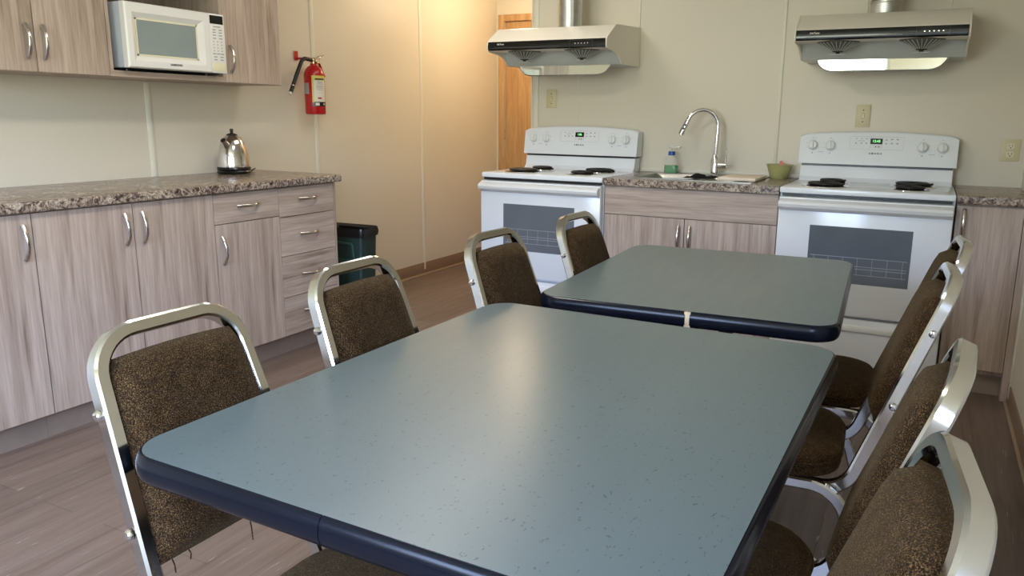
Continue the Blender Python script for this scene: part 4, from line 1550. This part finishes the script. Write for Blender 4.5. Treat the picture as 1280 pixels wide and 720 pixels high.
# ------------------------------------------------------------------ wall plates
def switch(x, z, label):
    r = empty('light_switch', (x, 0, z), 0, label, 'switch')
    MB().box(-0.036, 0.036, -0.006, -0.0002, -0.058, 0.058, 0.0025, 2).build('wall_plate', M['ivory'], r)
    t_ = MB().box(-0.0055, 0.0055, -0.0070, -0.005, -0.012, 0.012).box(-0.004, 0.004, -0.015, -0.006, -0.001, 0.008, 0.001, 1).build('toggle', M['ivory_l'], r)
    b = MB()
    for zz in (-0.030, 0.030):
        b.lathe([(0.0034, 0), (0.0028, 0.0012), (0, 0.0014)], 10, Matrix.Translation((0, -0.006, zz)) @ Matrix.Rotation(PI / 2, 4, 'X'))
    b.build('screws', M['dark'], r)
    MB().box(-0.0068, 0.0068, -0.0063, -0.0058, -0.0135, 0.0135).build('toggle_slot', M['dark'], r)


switch(-1.5465, 1.344, 'ivory wall switch between the left hood and the left range')
switch(0.2955, 1.2555, 'ivory wall switch between the right hood and the right range')
r = empty('wall_outlet', (0.986, 0, 1.0955), 0, 'double electrical outlet on a beige plate in the right corner', 'outlet')
MB().box(-0.041, 0.041, -0.006, -0.0002, -0.054, 0.054, 0.0025, 2).build('wall_plate', M['ivory'], r)
for zz in (0.0195, -0.0195):
    f_ = MB().prism(rrect(-0.0165, 0.0165, -0.0145, 0.0145, 0.010, 6), 0.0, 0.0025, 0.0005, 1, Matrix.Translation((0, -0.0058, zz)) @ Matrix.Rotation(PI / 2, 4, 'X')).build('receptacle', M['ivory_l'], r)
    b = MB()
    for x in (-0.0065, 0.0065):
        b.box(x - 0.0013, x + 0.0013, -0.0089, -0.0080, zz - 0.001, zz + 0.008)
    b.lathe([(0.003, 0), (0.003, 0.0008), (0, 0.0008)], 10, Matrix.Translation((0, -0.0082, zz - 0.0075)) @ Matrix.Rotation(PI / 2, 4, 'X'))
    b.build('slots', M['dark'], f_)

# ------------------------------------------------------------------ ceiling lights
r = empty('ceiling_light', (LAMP[0], LAMP[1], 2.34), 0, 'white rectangular ceiling light over the nearest table', 'ceiling light')
MB().box(-0.18, 0.18, -0.30, 0.30, 0.030, 0.0595, 0.003).build('housing', M['wframe'], r)
MB().box(-0.165, 0.165, -0.285, 0.285, 0.0, 0.030, 0.008, 2).build('diffuser', M['glow'], r)
r = empty('ceiling_light', (LAMP2[0], LAMP2[1], 2.34), 0, 'long white ceiling light between the left counter and the sink', 'ceiling light')
MB().box(-0.23, 0.23, -0.61, 0.61, 0.030, 0.0595, 0.003).build('housing', M['wframe'], r)
MB().box(-0.215, 0.215, -0.595, 0.595, 0.0, 0.030, 0.008, 2).build('diffuser', M['glow2'], r)
r = empty('ceiling_light', (HALL[0], HALL[1], 2.28), 0, 'round glass ceiling light in the hallway', 'ceiling light')
MB().lathe([(0, 0.119), (0.11, 0.119), (0.11, 0.10), (0.0, 0.10)], 28).build('housing', M['nickel'], r)
MB().lathe([(0.105, 0.0995), (0.120, 0.075), (0.115, 0.045), (0.085, 0.015), (0.045, 0.002), (0.0, 0.0)], 28).build('glass_shade', M['glowhall'], r)
